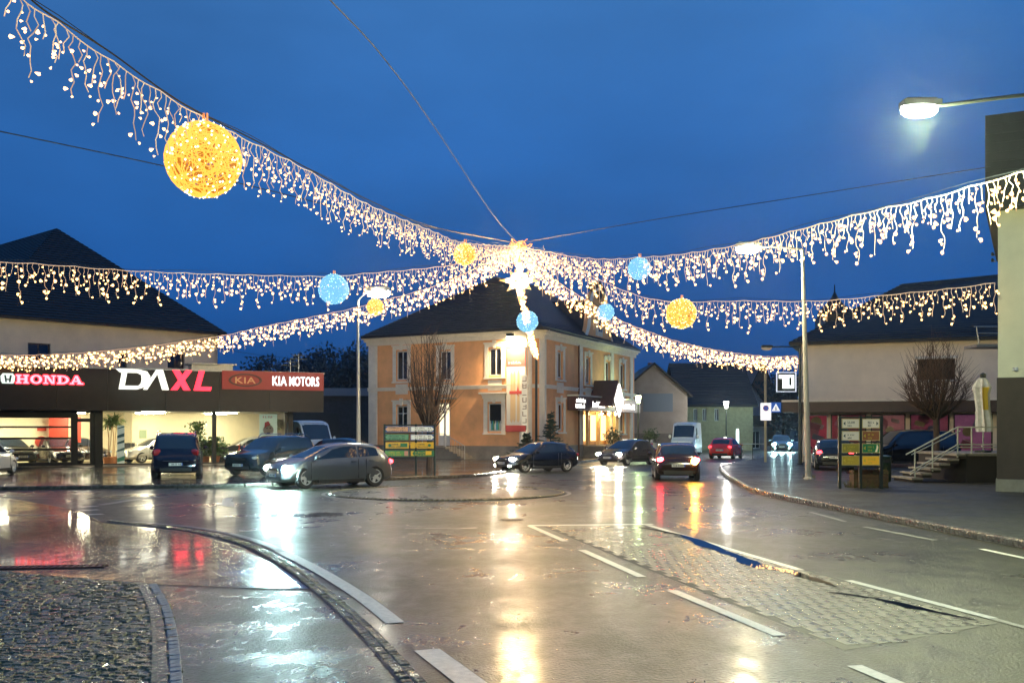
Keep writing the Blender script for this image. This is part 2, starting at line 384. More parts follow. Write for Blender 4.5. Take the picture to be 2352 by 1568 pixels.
# edging of larger stones with worn white paint
ep = resample(edge, .16)
pm_ = mat('painted_edge_stone', (.3, .29, .27), .4, var=.7, vscale=16, bump=.6, bscale=60)
for k, (a, b) in enumerate(zip(ep, ep[1:])):
    ang = math.atan2((b-a).y, (b-a).x); n = Vector((-math.sin(ang), math.cos(ang), 0)); c = (a+b)/2
    for q, (off, w_, mm) in enumerate(((.02, .1, pm_), (.15, .13, sett_m))):
        cc = c-n*off if n.x > 0 else c+n*off
        key = 'edge_mesh_%d' % q
        if key not in bpy.data.meshes: m_ = MB(); sett(m_, Vector((0, 0, 0)), 0, .15, w_, 0, seed=q); m_.mesh(key, mm).name = key
        if k < 60: o = link('edging_stone', bpy.data.meshes[key], cp); o.location = (cc.x, cc.y, .04+random.uniform(-.004, .004)); o.rotation_euler = (0, 0, ang+random.uniform(-.04, .04))
# ---- gutter of setts along the lane
gut = bez([G(250, 1196), G(430, 1217), G(560, 1248), G(650, 1292), G(730, 1350), G(800, 1410), G(870, 1480), G(950, 1568), G(1040, 1690)], 8)
gmb = sheet('gutter', [p+Vector((0, 0, 0)) for p in []] or [G(0, 1400), G(1, 1400), G(1, 1401)], -.05, joint_m)
bpy.data.objects.remove(gmb)
gutter = strip('gutter', gut, .22, .011, joint_m); gutter['kind'] = 'structure'
gs = resample(gut, .105); cnt = 0; gst = MB()
for k, (a, b) in enumerate(zip(gs, gs[1:])):
    ang = math.atan2((b-a).y, (b-a).x); n = Vector((-math.sin(ang), math.cos(ang), 0)); c = (a+b)/2
    for q in (-.5, .5):
        cc = c+n*q*.1+(b-a)*(.5 if q < 0 else 0)
        if cc.y < 18 and cnt < 290 and k > len(gs)-110:
            o = link('sett', random.choice(setts), gutter); o.location = (cc.x, cc.y, .022+random.uniform(-.009, .006)); o.rotation_euler = (0, 0, ang+random.uniform(-.12, .12)); cnt += 1
        else: sett(gst, cc, ang, .091, .088, .02+random.uniform(-.006, .005), seed=k)
gst.build('setts', sett_m, gutter, kind='stuff')
# ---- block-paved traffic island flush with the road
A, B_, C, D = G(1222, 1208), G(1490, 1206), G(2330, 1436), G(1960, 1530)
A, D = Vector((.62, 21.35, 0)), Vector((3.02, 9.3, 0)); B_, C = Vector((2.78, 21.5, 0)), Vector((5.05, 10.6, 0))
isl = slab('paved_median', [A, D, C, B_], -.2, .003, mat('dark_paver_joint', (.012, .011, .008), .6))
ax = (D-A).normalized(); up = Vector((-ax.y, ax.x, 0)); 
if up.x < 0: up = -up
rot = math.atan2(ax.y, ax.x); pv = []
for i in range(int((D-A).length/.302)+8):
    for j in range(16):
        c = A+ax*(i*.302+.16)+up*(j*.163+.13+(.08 if i % 2 else 0))
        if inside(c, [A, D, C, B_]) and inside(c+up*.09, [A, D, C, B_]) and inside(c-up*.09, [A, D, C, B_]): pv.append(c)
pv.sort(key=lambda c: c.y); pst = MB(); pm4 = []
for k in range(10):
    m_ = MB(); sett(m_, Vector((0, 0, 0)), 0, .288, .149, 0, h=.05, ch=.006, seed=50+k, tilt=.0008, tp=.955); pm4.append(m_.mesh('paver_mesh', paver_m))
for k, c in enumerate(pv):
    zz = .007+random.uniform(-.001, .001)
    if k < 295: o = link('paver', random.choice(pm4), isl); o.location = (c.x, c.y, zz); o.rotation_euler = (0, 0, rot+random.uniform(-.02, .02))
    else: sett(pst, c, rot, .288, .149, zz, seed=k, ch=.006, tilt=.0008, tp=.955)
pst.build('pavers', paver_m, isl, kind='stuff')
# puddle along the island's right edge
def blob(line, ws, z, name, m):
    pts = bez(line, 14); n = len(pts); L = []; Rr = []
    for i, p in enumerate(pts):
        d = pts[min(i+1, n-1)]-pts[max(i-1, 0)]; nn = Vector((-d.y, d.x, 0)).normalized(); t = i/(n-1)
        w = max(.01, ws*math.sin(math.pi*min(1, t*1.02+.01))**.7)
        L.append(p+nn*w*(.5+.10*math.sin(i*.35)+.05*math.sin(i*.9+2))); Rr.append(p-nn*w*(.5+.30*math.sin(i*.28+1)+.12*math.sin(i*.8)+.05*math.sin(i*2.1)))
    mb = MB()
    for i in range(n-1): mb.quad((Rr[i].x, Rr[i].y, z), (Rr[i+1].x, Rr[i+1].y, z), (L[i+1].x, L[i+1].y, z), (L[i].x, L[i].y, z))
    me = mb.mesh(name, m)
    return tag(link(name, me), '', 'puddle')
pd = blob([G(1462, 1210), G(1560, 1229), G(1640, 1258), G(1720, 1292), G(1800, 1312), G(1870, 1330), G(1930, 1352)], .25, .0125, 'puddle', water)
pd['label'] = 'long narrow mirror-like puddle along the right edge of the block paving'
pd = blob([G(1900, 1360), G(2010, 1376), G(2120, 1400), G(2250, 1428)], .13, .012, 'puddle', water); pd['label'] = 'small dark puddle at the near right end of the block paving'
# ---- painted lines
def line(name, pts, w, m=paint, z=.0085, lab=None):
    q = [G(*p) if not isinstance(p, Vector) else p for p in pts]
    o = strip(name, bez(q, 6) if len(q) > 2 else q, w, z, m); o['kind'] = 'structure'; return o
line('lane_line', [(1216, 1207), (1298, 1243)], .13, z=.0085)
line('lane_line', [(1336, 1263), (1474, 1325)], .13)
line('lane_line', [(1543, 1356), (1792, 1460)], .14)
line('lane_line', [(1962, 1529), (2130, 1600)], .14)
line('stop_line', [(1215, 1207), (1500, 1204)], .27, z=.0085)
line('lane_line', [(1488, 1206), (1838, 1309)], .13, z=.0085)
line('lane_line', [(1948, 1333), (2282, 1421)], .12, z=.0085)
line('lane_line', [(2282, 1422), (2500, 1480)], .10, paint_worn)
line('lane_line', [(1862, 1176), (1942, 1198)], .11, paint_worn)
line('lane_line', [(1985, 1210), (2148, 1241)], .11, paint_worn)
line('lane_line', [(2254, 1261), (2420, 1296)], .12)
line('lane_line', [(285, 1198), (420, 1208), (520, 1224), (600, 1246), (650, 1268)], .16, paint_worn, z=.0095)
line('lane_line', [(645, 1265), (735, 1312), (830, 1371), (908, 1431)], .2, z=.0095)
line('lane_line', [(980, 1493), (1080, 1568), (1160, 1630)], .24, z=.0095)
line('lane_line', [(0, 1182), (130, 1184)], .12, paint_worn)
line('lane_line', [(210, 1141), (330, 1141)], .1, paint_worn)
line('lane_line', [(0, 1144), (150, 1145)], .1, paint_worn)
line('lane_line', [(930, 1213), (1060, 1214)], .08, paint_worn)
line('lane_line', [(1060, 1214), (1095, 1212)], .1, paint)
line('lane_line', [(230, 1160), (300, 1149), (370, 1141)], .28, paint_worn, z=.0095)
for k, (u, v) in enumerate(((205, 1165), (208, 1173), (218, 1183))):
    line('marking_bar', [(u-20, v), (u+18, v-2)], .28, z=.016)
# arrow head on the road
ar = [(497, 1159), (519, 1158), (515, 1145), (538, 1145), (532, 1152), (541, 1163), (537, 1166)]
sheet('road_arrow', [G(*p) for p in ((494, 1158), (510, 1155), (512, 1144), (535, 1144), (530, 1152), (538, 1154), (537, 1165))], .009, paint)
# drain covers
def manhole(u, v, r, lab):
    c = G(u, v); m_ = mat('cast_iron', (.02, .02, .022), .35, .6, bump=.6, bscale=30)
    t = thing('manhole_cover', lab, 'manhole cover', (c.x, c.y, .0)); a = MB()
    a.lathe([(r, .006), (r, .012), (r*.93, .013), (r*.92, .008), (0.01, .009)], n=24); a.build('frame', m_, t)
    g = MB()
    for i in range(-3, 4):
        w = math.sqrt(max(0, (r*.85)**2-(i*r*.24)**2)); g.box(-w, w, i*r*.24-.02, i*r*.24+.02, .011, .017)
    g.build('ribs', m_, t)
manhole(748, 1181, .5, 'round iron manhole cover in the road in front of the grey hatchback')
manhole(1175, 1193, .3, 'small round iron cover in the middle of the junction')
# storm grate by lane
c = G(120, 1303); t = thing('drain_grate', 'long reddish drain grating at the edge of the cobbles', 'drain grate', (c.x, c.y, .0), R(8)); g = MB()
gm = mat('rusty_iron', (.09, .03, .025), .35, .4, var=.4)
for i in range(16): g.box(-.72+i*.09, -.67+i*.09, -.11, .11, .008, .02)
g.build('bars', gm, t); MB().box(-.76, .76, -.14, -.112, .006, .022).box(-.76, .76, .112, .14, .006, .022).build('frame', gm, t)
# ---- mini roundabout
c = Vector((-2.05, 32.45, 0)); rb = MB(); rr = 3.75
rb.lathe([(rr, 0), (rr, .02), (rr-.35, .05), (2.2, .10), (.01, .13)], n=64)
rbo = rb.build('roundabout_island', asph, kind='structure', smooth=True); rbo.location = c
ring = strip('island_ring_line', [Vector((math.cos(t*math.pi/32)*(rr+.12), math.sin(t*math.pi/32)*(rr+.12), 0)) for t in range(65)], .12, .006, paint_worn, rbo)
sm = MB(); cnt = 0
for k in range(150):
    t = 2*math.pi*k/150; p = Vector((math.cos(t)*(rr-.08), math.sin(t)*(rr-.08), 0))
    o = link('sett', setts[k % 24], rbo); o.location = (p.x, p.y, .055); o.rotation_euler = (0, 0, t); o.scale = (1.3, 1.4, 1)
# ================================================================== BUILDINGS
roof_dark = mat('dark_roof_tile', (.010, .011, .015), .6, var=.35, vscale=2, bump=.3, bscale=12)
dark_glass = mat('dark_window_glass', (.012, .016, .022), .04, spec=.9)
white_fr = mat('white_window_frame', (.62, .62, .6), .45)
curtain_m = mat('curtain', (.35, .33, .3), .8, var=.3, vscale=8)
black_fr = mat('black_metal_frame', (.018, .016, .014), .35, .4)
steel = mat('galvanised_steel', (.32, .33, .32), .4, .7, var=.2, vscale=5)
pale_pole = mat('pale_painted_steel', (.42, .42, .38), .4, .2, var=.15)
dark_pole = mat('dark_painted_steel', (.02, .028, .026), .4, .3)
shop_glass = glassmat('shop_glass', (.96, .97, .95))
def hip_roof(parent, corners, ze, apex, m, over=.5, th=.14, rows=None, name='roof'):
    """corners: 4 eave corners (local xy, ccw), apex: two ridge ends with z; ridge ends belong to edges 3-0 and 1-2"""
    cs = [Vector((c[0], c[1], 0)) for c in corners]; cen = sum(cs, Vector())/4
    ov = [c+(c-cen).normalized()*over*1.4 for c in cs]; a, b = [Vector(p) for p in apex]
    E = [Vector((p.x, p.y, ze-.25)) for p in ov]
    mb = MB()
    up_ = Vector((0, 0, th))
    faces = [(E[0], E[1], b, a), (E[1], E[2], b), (E[2], E[3], a, b), (E[3], E[0], a)]
    for f in faces: mb.poly([p+up_ for p in f]); mb.poly([p for p in reversed(f)])
    for i in range(4): p, q = E[i], E[(i+1) % 4]; mb.quad(p, q, q+up_, p+up_)
    r = mb.build(name, m, parent)
    # tile courses: thin battens of tiles standing proud, running level along every slope
    tm = MB(); 
    for f in faces:
        p, q = f[0], f[1]; t2 = f[2]; t1 = f[3] if len(f) == 4 else f[2]
        nrm = (q-p).cross(t1-p).normalized(); nrm = nrm if nrm.z > 0 else -nrm
        n = int((t1-p).length/.36)
        for k in range(n):
            t = k/n; s0 = p+(t1-p)*t; s1 = q+(t2-q)*t; e0 = p+(t1-p)*(t+.9/n); e1 = q+(t2-q)*(t+.9/n)
            o1 = nrm*.05; o2 = nrm*.012; b0 = up_
            tm.quad(s0+o1+b0, s1+o1+b0, e1+o2+b0, e0+o2+b0); tm.quad(s0+b0, s1+b0, s1+o1+b0, s0+o1+b0)
    tm.build('roof_tiles', m, parent, kind='stuff')
    return r, E
# ------------------------------------------------------------------ orange corner building
LA = Line(-10.1, 72.3, 1.0, 66.0)       # left facade
LC = Line(1.0, 66.0, 2.03, 66.28)       # chamfered corner
LB = Line(2.03, 66.28, 10.03, 84.0)     # right facade with the entrance
ob = thing('corner_building', 'two-storey orange old building with dark hipped roof and a curved gable over the entrance side', 'building', (-10.1, 72.3, 0))
orange = mat('orange_render', (.82, .40, .165), .75, var=.16, vscale=.9, bump=.35, bscale=9)
trim = mat('cream_stucco_trim', (.78, .70, .56), .7, var=.1, vscale=3)
plinth_m = mat('grey_plinth_render', (.22, .19, .15), .7, var=.25, vscale=1.5, bump=.3, bscale=20)
ZE = 8.45
def sub(parent, line, name='facade', m=None):
    """a facade frame: its wall mesh carries the local axes"""
    e = bpy.data.objects.new(name, None); return e
class Fac:
    """builds parts in a facade's own axes but parents them straight to the building"""
    def __init__(s, parent, line):
        s.p = parent; s.l = line
        s.M = parent.matrix_basis.inverted() @ (Matrix.Translation((line.O.x, line.O.y, 0)) @ Matrix.Rotation(line.a, 4, 'Z'))
    def put(s, o): o.matrix_basis = s.M @ o.matrix_basis; return o
    def build(s, mb, name, m, **k): return s.put(mb.build(name, m, s.p, **k))
bpy.context.view_layer.update()
ob.matrix_basis  # location only
FA, FC, FB = Fac(ob, LA), Fac(ob, LC), Fac(ob, LB)
def rect(line, u0, u1, v0, v1):
    s0, s1 = line.s(u0), line.s(u1); um = (u0+u1)/2; return (s0, s1, line.z(um, v1), line.z(um, v0))
winA_up = [rect(LA, 910, 936, 806, 872), rect(LA, 1010, 1036, 806, 872), rect(LA, 1122, 1152, 800, 862)]
winA_lo = [rect(LA, 910, 936, 932, 985), rect(LA, 1120, 1152, 926, 990)]
doorA = (LA.s(1006), LA.s(1034), .9, LA.z(1020, 925))
H_ = [w for w in winA_up+winA_lo]+[doorA]
mb = MB(); wall(mb, LA.L, ZE, H_, .4); FA.build(mb, 'wall', orange)
mb = MB(); wall(mb, LC.L, ZE, [], .4); FC.build(mb, 'wall', orange)
# local openings on right facade
winB_up = [rect(LB, u0, u1, v0, v1) for u0, u1, v0, v1 in ((1279, 1293, 808, 868), (1345, 1356, 821, 880), (1390, 1401, 830, 885), (1424, 1434, 836, 890))]
winB_lo = [rect(LB, 1280, 1294, 926, 988), rect(LB, 1423, 1434, 950, 992)]
ent = (LB.s(1340), LB.s(1406), .9, LB.z(1370, 943))
H_ = winB_up+winB_lo+[ent]
mb = MB(); wall(mb, LB.L, ZE, H_, .4); FB.build(mb, 'wall', orange)
# back walls
nB = Vector((-LB.d.y, LB.d.x)); depth = LA.L+1.0
p0 = Vector((LA.O.x, LA.O.y)); p3 = Vector((LB.O.x, LB.O.y))+LB.d*LB.L; p2 = p0+LB.d*(LB.L+.9)
def wbox(parent, a, b, z0, z1, th, m, name='wall'):
    L_ = Line(a.x, a.y, b.x, b.y); f = Fac(parent, L_); mb = MB(); mb.box(0, L_.L, 0, th, z0, z1); return f.build(mb, name, m)
wbox(ob, p2, p0, .0, ZE, .3, orange); wbox(ob, p3, p2, 0, ZE, .3, orange)
def surround(F_, w, sill=True, key=True, hood=False):
    x0, x1, z0, z1 = w; mb = MB(); t = .05; b = .20*(x1-x0)/.9+.06
    mb.box(x0-b, x0, -t, .02, z0-.12, z1+.1).box(x1, x1+b, -t, .02, z0-.12, z1+.1).box(x0-b, x1+b, -t-.004, .02, z1+.1, z1+.32)
    mb.box(x0-b-.06, x1+b+.06, -t-.07, .02, z1+.32, z1+.40)
    if sill: mb.box(x0-b-.03, x1+b+.03, -.13, .02, z0-.22, z0-.12)
    c = (x0+x1)/2
    if key: mb.prism([(c-.10, z1+.02), (c+.10, z1+.02), (c+.15, z1+.52), (c-.15, z1+.52)], -.12, -.076)
    if hood: mb.box(x0-b-.2, x1+b+.2, -.35, .02, z1+.62, z1+.72); mb.prism([(x0-b-.15, z1+.62), (x1+b+.15, z1+.62), (x1+b, z1+.40), (x0-b, z1+.40)], -.16, .01)
    F_.build(mb, 'window_surround', trim)
for k, w in enumerate(winA_up): FA.put(window(ob, *w, white_fr, dark_glass, bars=1, cross=False, back=curtain_m)); surround(FA, w)
for k, w in enumerate(winA_lo): FA.put(window(ob, *w, white_fr, dark_glass, bars=1 if k == 0 else 0, cross=k == 0, back=None)); surround(FA, w, hood=k == 1)
for w in winB_up: FB.put(window(ob, *w, white_fr, dark_glass, bars=1, cross=False, fw=.1, back=curtain_m)); surround(FB, w)
for w in winB_lo: FB.put(window(ob, *w, white_fr, dark_glass, bars=1, cross=False, fw=.1)); surround(FB, w)
# panels below upper windows
for F_, ws in ((FA, winA_up), (FB, winB_up)):
    for w in ws: mb = MB(); mb.box(w[0]-.02, w[1]+.02, -.045, .01, w[2]-1.0, w[2]-.3); F_.build(mb, 'apron_panel', trim)
zs = LA.z(1212, 886)                        # string course
for F_, L_, a0, a1 in ((FA, LA.L, -.05, .05), (FC, LC.L, -.02, .02), (FB, LB.L, -.05, .05)):
    mb = MB(); mb.box(a0, L_+a1, -.10, .02, zs-.12, zs+.06); mb.box(a0, L_+a1, -.16, .02, zs+.06, zs+.12); F_.build(mb, 'string_course', trim)
    mb = MB(); mb.box(a0-.1, L_+.1, -.14, .02, ZE-.55, ZE-.3); mb.box(a0-.2, L_+.2, -.28, .02, ZE-.3, ZE-.12); mb.box(a0-.3, L_+.3, -.42, .02, ZE-.12, ZE-.01); F_.build(mb, 'cornice', trim)
    mb = MB(); mb.box(a0, L_+a1, -.08, .02, 0, .95); F_.build(mb, 'plinth', plinth_m)
def pilaster(F_, x0, x1, z0=.96, z1=ZE-.56):
    mb = MB(); mb.box(x0, x1, -.09, .02, z0, zs-.13); mb.box(x0, x1, -.09, .02, zs+.13, z1); mb.box(x0+.12, x1-.12, -.11, -.09, zs+.4, z1-.3); F_.build(mb, 'pilaster', trim)
pilaster(FA, .02, .75); pilaster(FA, LA.L-.55, LA.L-.02); pilaster(FC, .02, .28); pilaster(FC, .78, 1.05); pilaster(FB, .02, .3)
for u in (1333, 1405, 1449): s_ = LB.s(u); pilaster(FB, s_-.35, s_+.3)
# rain pipe
s_ = LB.s(1326); mb = MB(); mb.tube([(s_, -.12, 0), (s_, -.12, ZE-.5)], .06, 6); FB.build(mb, 'downpipe', mat('copper_pipe', (.2, .09, .04), .4, .5))
# roof
def loc2(x, y): return (x-LA.O.x, y-LA.O.y)
K = Vector((1.85, 65.55)); eL = -LA.d; half = 7.0
c0, c1, c2, c3 = loc2(K.x, K.y), loc2(p3.x, p3.y), loc2(p2.x, p2.y), loc2(p0.x, p0.y)
ra = P(1140, 640, 74.5); rb_ = P(1232, 660, 80.5)
hip_roof(ob, [c0, c1, c2, c3], ZE+.2, [(ra.x-LA.O.x, ra.y-LA.O.y, ra.z), (rb_.x-LA.O.x, rb_.y-LA.O.y, rb_.z)], roof_dark, over=.45)
# curved gable over the entrance bay
gs0, gs1 = LB.s(1338), LB.s(1409); gc = (gs0+gs1)/2; gw = (gs1-gs0)/2; GT = LB.z(1372, 664)
def gable_prof(t):   # half width at relative height t
    return gw*(1.0-.34*min(1, t/.25)**.5) if t < .25 else gw*(.66-.10*(t-.25)/.3) if t < .55 else gw*.56*math.sqrt(max(0, 1-((t-.55)/.45)**2))
hh = GT-ZE; prof = [(gc+gable_prof(k/18), ZE+.05+hh*k/18) for k in range(19)]; prof += [(2*gc-x, z) for x, z in reversed(prof[:-1])]
mb = MB(); mb.prism(prof, -.02, .38); FB.build(mb, 'gable', orange)
mb = MB()
for a, b in zip(prof, prof[1:]):
    mb.tube([(a[0], -.05, a[1]), (b[0], -.05, b[1])], .13, 6)
FB.build(mb, 'gable_coping', trim)
gw_ = (gc-.75, gc+.75, ZE+.5, ZE+2.6); mb = MB(); mb.box(gw_[0], gw_[1], -.06, -.03, gw_[2], gw_[3]); FB.build(mb, 'window_surround', trim)
o = window(ob, gw_[0]+.3, gw_[1]-.3, gw_[2]+.25, gw_[3]-.2, white_fr, dark_glass, depth=-.14, cross=False); FB.put(o)
mb = MB(); mb.lathe([(.5, 0), (.5, .1), (.3, .14)], c=(gc, -.12, ZE+3.7), n=20, axis='y'); FB.build(mb, 'medallion', mat('dark_ornament', (.09, .05, .03), .6), smooth=True)
mb = MB(); mb.prism([(gc-1.3, GT-.1), (gc+1.3, GT-.1), (gc+.9, GT+.35), (gc, GT+.62), (gc-.9, GT+.35)], -.1, .4); FB.build(mb, 'gable_cap', mat('dark_ornament'))
# small roof behind the gable joining the main roof
mb = MB(); mb.prism([(gc-gw*.5, ZE+.2), (gc+gw*.5, ZE+.2), (gc, GT-.7)], .39, 5.0); FB.build(mb, 'gable_roof', roof_dark)
# side door with glass canopy and steps on the left facade
x0, x1, z0, z1 = doorA
lit = emi('lit_doorway_pane', (1, .86, .55), 1.6)
mb = MB(); mb.box(x0, x0+.09, .05, .15, z0, z1).box(x1-.09, x1, .05, .15, z0, z1).box(x0+.09, x1-.09, .05, .15, z1-.09, z1).box((x0+x1)/2-.05, (x0+x1)/2+.05, .052, .148, z0, z1-.09).box(x0+.09, x1-.09, .053, .147, z0, z0+.75).box(x0+.09, x1-.09, .053, .147, z0+2.45, z0+2.58)
dr = FA.put(mb.build('door', white_fr, ob)); MB().box(x0+.09, x1-.09, .09, .11, z0+.75, z1-.09).build('pane', lit, dr)
MB().box((x0+x1)/2+.07, (x0+x1)/2+.1, .0, .05, z0+1.0, z0+1.25).build('handle', steel, dr)
mb = MB(); mb.box(x0-.5, x1+.5, -1.3, 0, z1+.25, z1+.33)
cpy = FA.build(mb, 'canopy', steel)
for xx in (x0-.45, x1+.42): MB().box(xx, xx+.05, -1.28, -1.23, z0, z1+.25).build('post', white_fr, cpy)
mb = MB(); mb.box(x0-.6, x1+.6, -1.5, -.09, 0, .88); st = FA.build(mb, 'landing', plinth_m)
for k in range(5): MB().box(x1+.6+k*.3, x1+.9+k*.3, -1.5, -.09, 0, .75-k*.15).build('step', plinth_m, st)
rl = MB(); r0 = Vector((x1+.5, -1.5, 1.75)); r1 = Vector((x1+2.1, -1.5, .95)); rl.tube([r0, r1, (x1+2.1, -1.5, 0)], .025, 5).tube([(x0-.55, -1.5, 1.75), r0, (x1+.5, -1.5, .88)], .025, 5)
for k in range(8): t = k/8; q = r0.lerp(r1, t); rl.tube([(q.x, q.y, q.z), (q.x, q.y, q.z-.82)], .012, 4)
FA.build(rl, 'railing', pale_pole)
# interior seen through the lower shop window, with bottle-like goods on the sill
x0, x1, z0, z1 = winA_lo[1]
for k in range(7):
    mb = MB(); c = x0+.15+(x1-x0-.3)*k/6; mb.lathe([(.07, 0), (.07, .35), (.03, .5), (.03, .62)], c=(c, .1+.02*(k % 2), z0+.08), n=8)
    tag(FA.put(mb.build('bottle', mat(('pale_bottle', 'teal_bottle', 'green_bottle')[k % 3], ((.6, .6, .5), (.05, .35, .4), (.1, .3, .12))[k % 3], .2), None)), '%s bottle standing on the sill of the shop window, %s' % (('pale', 'teal', 'green')[k % 3], ('leftmost of its row', 'beside the leftmost pale one', 'third from the left', 'in the middle of the row', 'just right of the middle', 'second from the right', 'rightmost of its row')[k]), 'bottle', 'bottles in the shop window')
for o in [o for o in COL.objects if o.name.startswith('bottle')]: o.matrix_basis = Matrix.Translation((LA.O.x, LA.O.y, 0)) @ Matrix.Rotation(LA.a, 4, 'Z'); o.matrix_basis = Matrix.Translation((LA.O.x, LA.O.y, 0)) @ Matrix.Rotation(LA.a, 4, 'Z')
# ---- long banner on the wall
b0, b1 = LA.s(1166), LA.s(1209); bz0, bz1 = LA.z(1188, 976), LA.z(1188, 800)
MA = Matrix.Translation((LA.O.x, LA.O.y, 0)) @ Matrix.Rotation(LA.a, 4, 'Z'); MBm = Matrix.Translation((LB.O.x, LB.O.y, 0)) @ Matrix.Rotation(LB.a, 4, 'Z')
def rooted(name, label, cat, M, x, y, z, group=None):
    o = thing(name, label, cat, (0, 0, 0), 0, group); o.matrix_basis = M @ Matrix.Translation((x, y, z)); return o
bn = rooted('banner', 'long vertical banner with pale breadsticks tied by a red ribbon on the orange facade', 'banner', MA, b0, -.16, bz0)
bw, bh = b1-b0, bz1-bz0
cream = mat('banner_cream_print', (.62, .60, .52), .6); bred = mat('banner_red_print', (.52, .07, .06), .6); stick = mat('banner_stick_print', (.62, .45, .24), .6)
MB().box(0, bw, 0, .03, 0, bh).build('cloth', cream, bn)
MB().box(0, bw, -.004, 0, bh*.76, bh).build('header', bred, bn)
g = MB(); glyphs(g, bw*.12, bw*.9, bh*.80, bh*.835, -.005, 3); g.build('lettering', white_fr, bn)
for k, xx in enumerate((.2, .34, .56)):
    m_ = MB(); w_ = bw*.15; m_.prism([(bw*xx, bh*(.06+.03*(k % 2))), (bw*xx+w_*.5, bh*.03), (bw*xx+w_, bh*.07), (bw*xx+w_*.95, bh*.66), (bw*xx+w_*.6, bh*(.70+.02*k)), (bw*xx+w_*.2, bh*.66)], -.007, -.001); m_.build('breadstick_print', stick, bn)
m_ = MB(); m_.box(bw*.16, bw*.82, -.012, -.008, bh*.405, bh*.445); m_.prism([(bw*.55, bh*.43), (bw*.62, bh*.52), (bw*.68, bh*.44)], -.014, -.009); m_.prism([(bw*.5, bh*.42), (bw*.68, bh*.37), (bw*.6, bh*.42)], -.015, -.0095); m_.build('ribbon_print', bred, bn)
MB().box(-.05, bw+.05, -.04, .06, -.42, -.02).build('lower_bar', bred, bn)
MB().tube([(-.05, .02, bh+.05), (bw+.05, .02, bh+.05)], .04, 6).build('upper_bar', dark_pole, bn)
# ---- floodlight above the banner
fl = rooted('floodlight', 'small floodlight on a wall bracket shining down on the banner', 'floodlight', MA, (b0+b1)/2-.1, -.75, bz1+.8)
MB().box(-.22, .22, -.12, .12, -.1, .12).build('housing', dark_pole, fl); MB().box(-.18, .18, -.11, .10, -.125, -.102).build('lens', emi('floodlight_lens', (1, .78, .48), 160), fl)
MB().tube([(-.15, .1, .05), (-.3, .72, .2)], .025, 5).build('bracket', dark_pole, fl)
ld = bpy.data.lights.new('floodlight_lamp', 'SPOT'); ld.energy = 2600; ld.spot_size = R(150); ld.spot_blend = .9; ld.color = (1, .74, .42); ld.shadow_soft_size = .12
lo = bpy.data.objects.new('floodlight_lamp', ld); COL.objects.link(lo); lo.matrix_basis = MA @ Matrix.Translation(((b0+b1)/2-.1, -.8, bz1+.62)) @ Matrix.Rotation(R(38), 4, 'X')
# ---- vertical sign strip at the corner
vs = rooted('vertical_sign', 'narrow white vertical sign with stacked letters at the building corner', 'sign', MA, LA.L-.34, -.17, 1.4)
vh = 4.1
MB().box(0, .42, 0, .04, 0, vh).build('panel', emi('lit_sign_panel', (1, .86, .6), .55), vs)
rn = random.Random(5); g = MB()
for k in range(9):
    z = .15+k*vh/9.2; w = .3
    g.box(.06, .06+w, -.006, 0, z, z+.05)
    if k % 2: g.box(.06, .12, -.006, 0, z+.05, z+.3)
    if k % 3: g.box(.3, .36, -.007, 0, z+.05, z+.3)
    if k % 3 == 1: g.box(.12, .3, -.008, 0, z+.16, z+.21)
g.build('lettering', mat('brown_print', (.12, .06, .04), .6), vs)
# ---- slim dark mast at the corner carrying the light string
ms = thing('corner_mast', 'slim black mast at the chamfered corner of the orange building', 'mast', (1.55, 65.5, 0)); MB().tube([(0, 0, 0), (0, 0, 6.5)], .08, 8).build('pole', dark_pole, ms)
# ---- entrance: porch, lit interior, steps
x0, x1, z0, z1 = ent; warm = mat('warm_painted_wood', (.62, .38, .15), .5, var=.15)
en = rooted('entrance_porch', 'brightly lit doorway with columns, glazed doors and front steps under the porch sign', 'porch', MBm, x0, 0, 0)
w_ = x1-x0
MB().box(0, w_, .9, 1.0, z0, z1).build('inner_wall', mat('warm_inner_wall', (.7, .48, .22), .6, var=.1), en)
for k in range(3):
    c = w_*(.12+.36*k); d_ = MB(); d_.box(c, c+.08, .6, .7, z0, z1-.2).box(c+w_*.22, c+w_*.22+.08, .6, .7, z0, z1-.2).box(c+.08, c+w_*.22, .6, .7, z1-.3, z1-.2).box(c+.08, c+w_*.22, .6, .7, z0, z0+.3)
    dd = d_.build('door', warm, en); MB().box(c+.08, c+w_*.22, .64, .66, z0+.3, z1-.3).build('pane', emi('lit_door_pane', (1, .66, .26), 2.6), dd)
for c in (0.05, w_*.36, w_*.72, w_-.25): MB().box(c, c+.2, -.35, -.15, .9, z1).build('column', warm, en)
MB().box(-.2, w_+.2, -1.6, .88, .0, .88).build('landing', plinth_m, en)
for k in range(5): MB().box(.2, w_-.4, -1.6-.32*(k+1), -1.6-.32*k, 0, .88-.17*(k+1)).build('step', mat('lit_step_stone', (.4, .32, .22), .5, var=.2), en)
for k in range(3):
    MB().lathe([(.05, 0), (.09, .06), (.05, .12)], c=(w_*(.3+.25*k), -.7, z1-.3), n=8).build('bulb', emi('porch_bulb', (1, .72, .36), 420), en)
cn = rooted('porch_sign', 'dark flat canopy with three white lit lettering groups above the entrance', 'sign', MBm, LB.s(1300), 0, 0)
cz0, cz1 = LB.z(1330, 943), LB.z(1330, 922); cl = LB.s(1446)-LB.s(1300); maroon = mat('maroon_sheet', (.07, .025, .025), .4, var=.2)
cz0 = z1-.05; cz1 = cz0+.95
MB().box(0, cl, -.9, -.1, cz0, cz1).build('fascia', maroon, cn); MB().box(-.06, cl+.06, -.98, -.1, cz1, cz1+.1).build('edge_strip', trim, cn)
sgn = emi('white_sign_light', (1, .97, .9), 5)
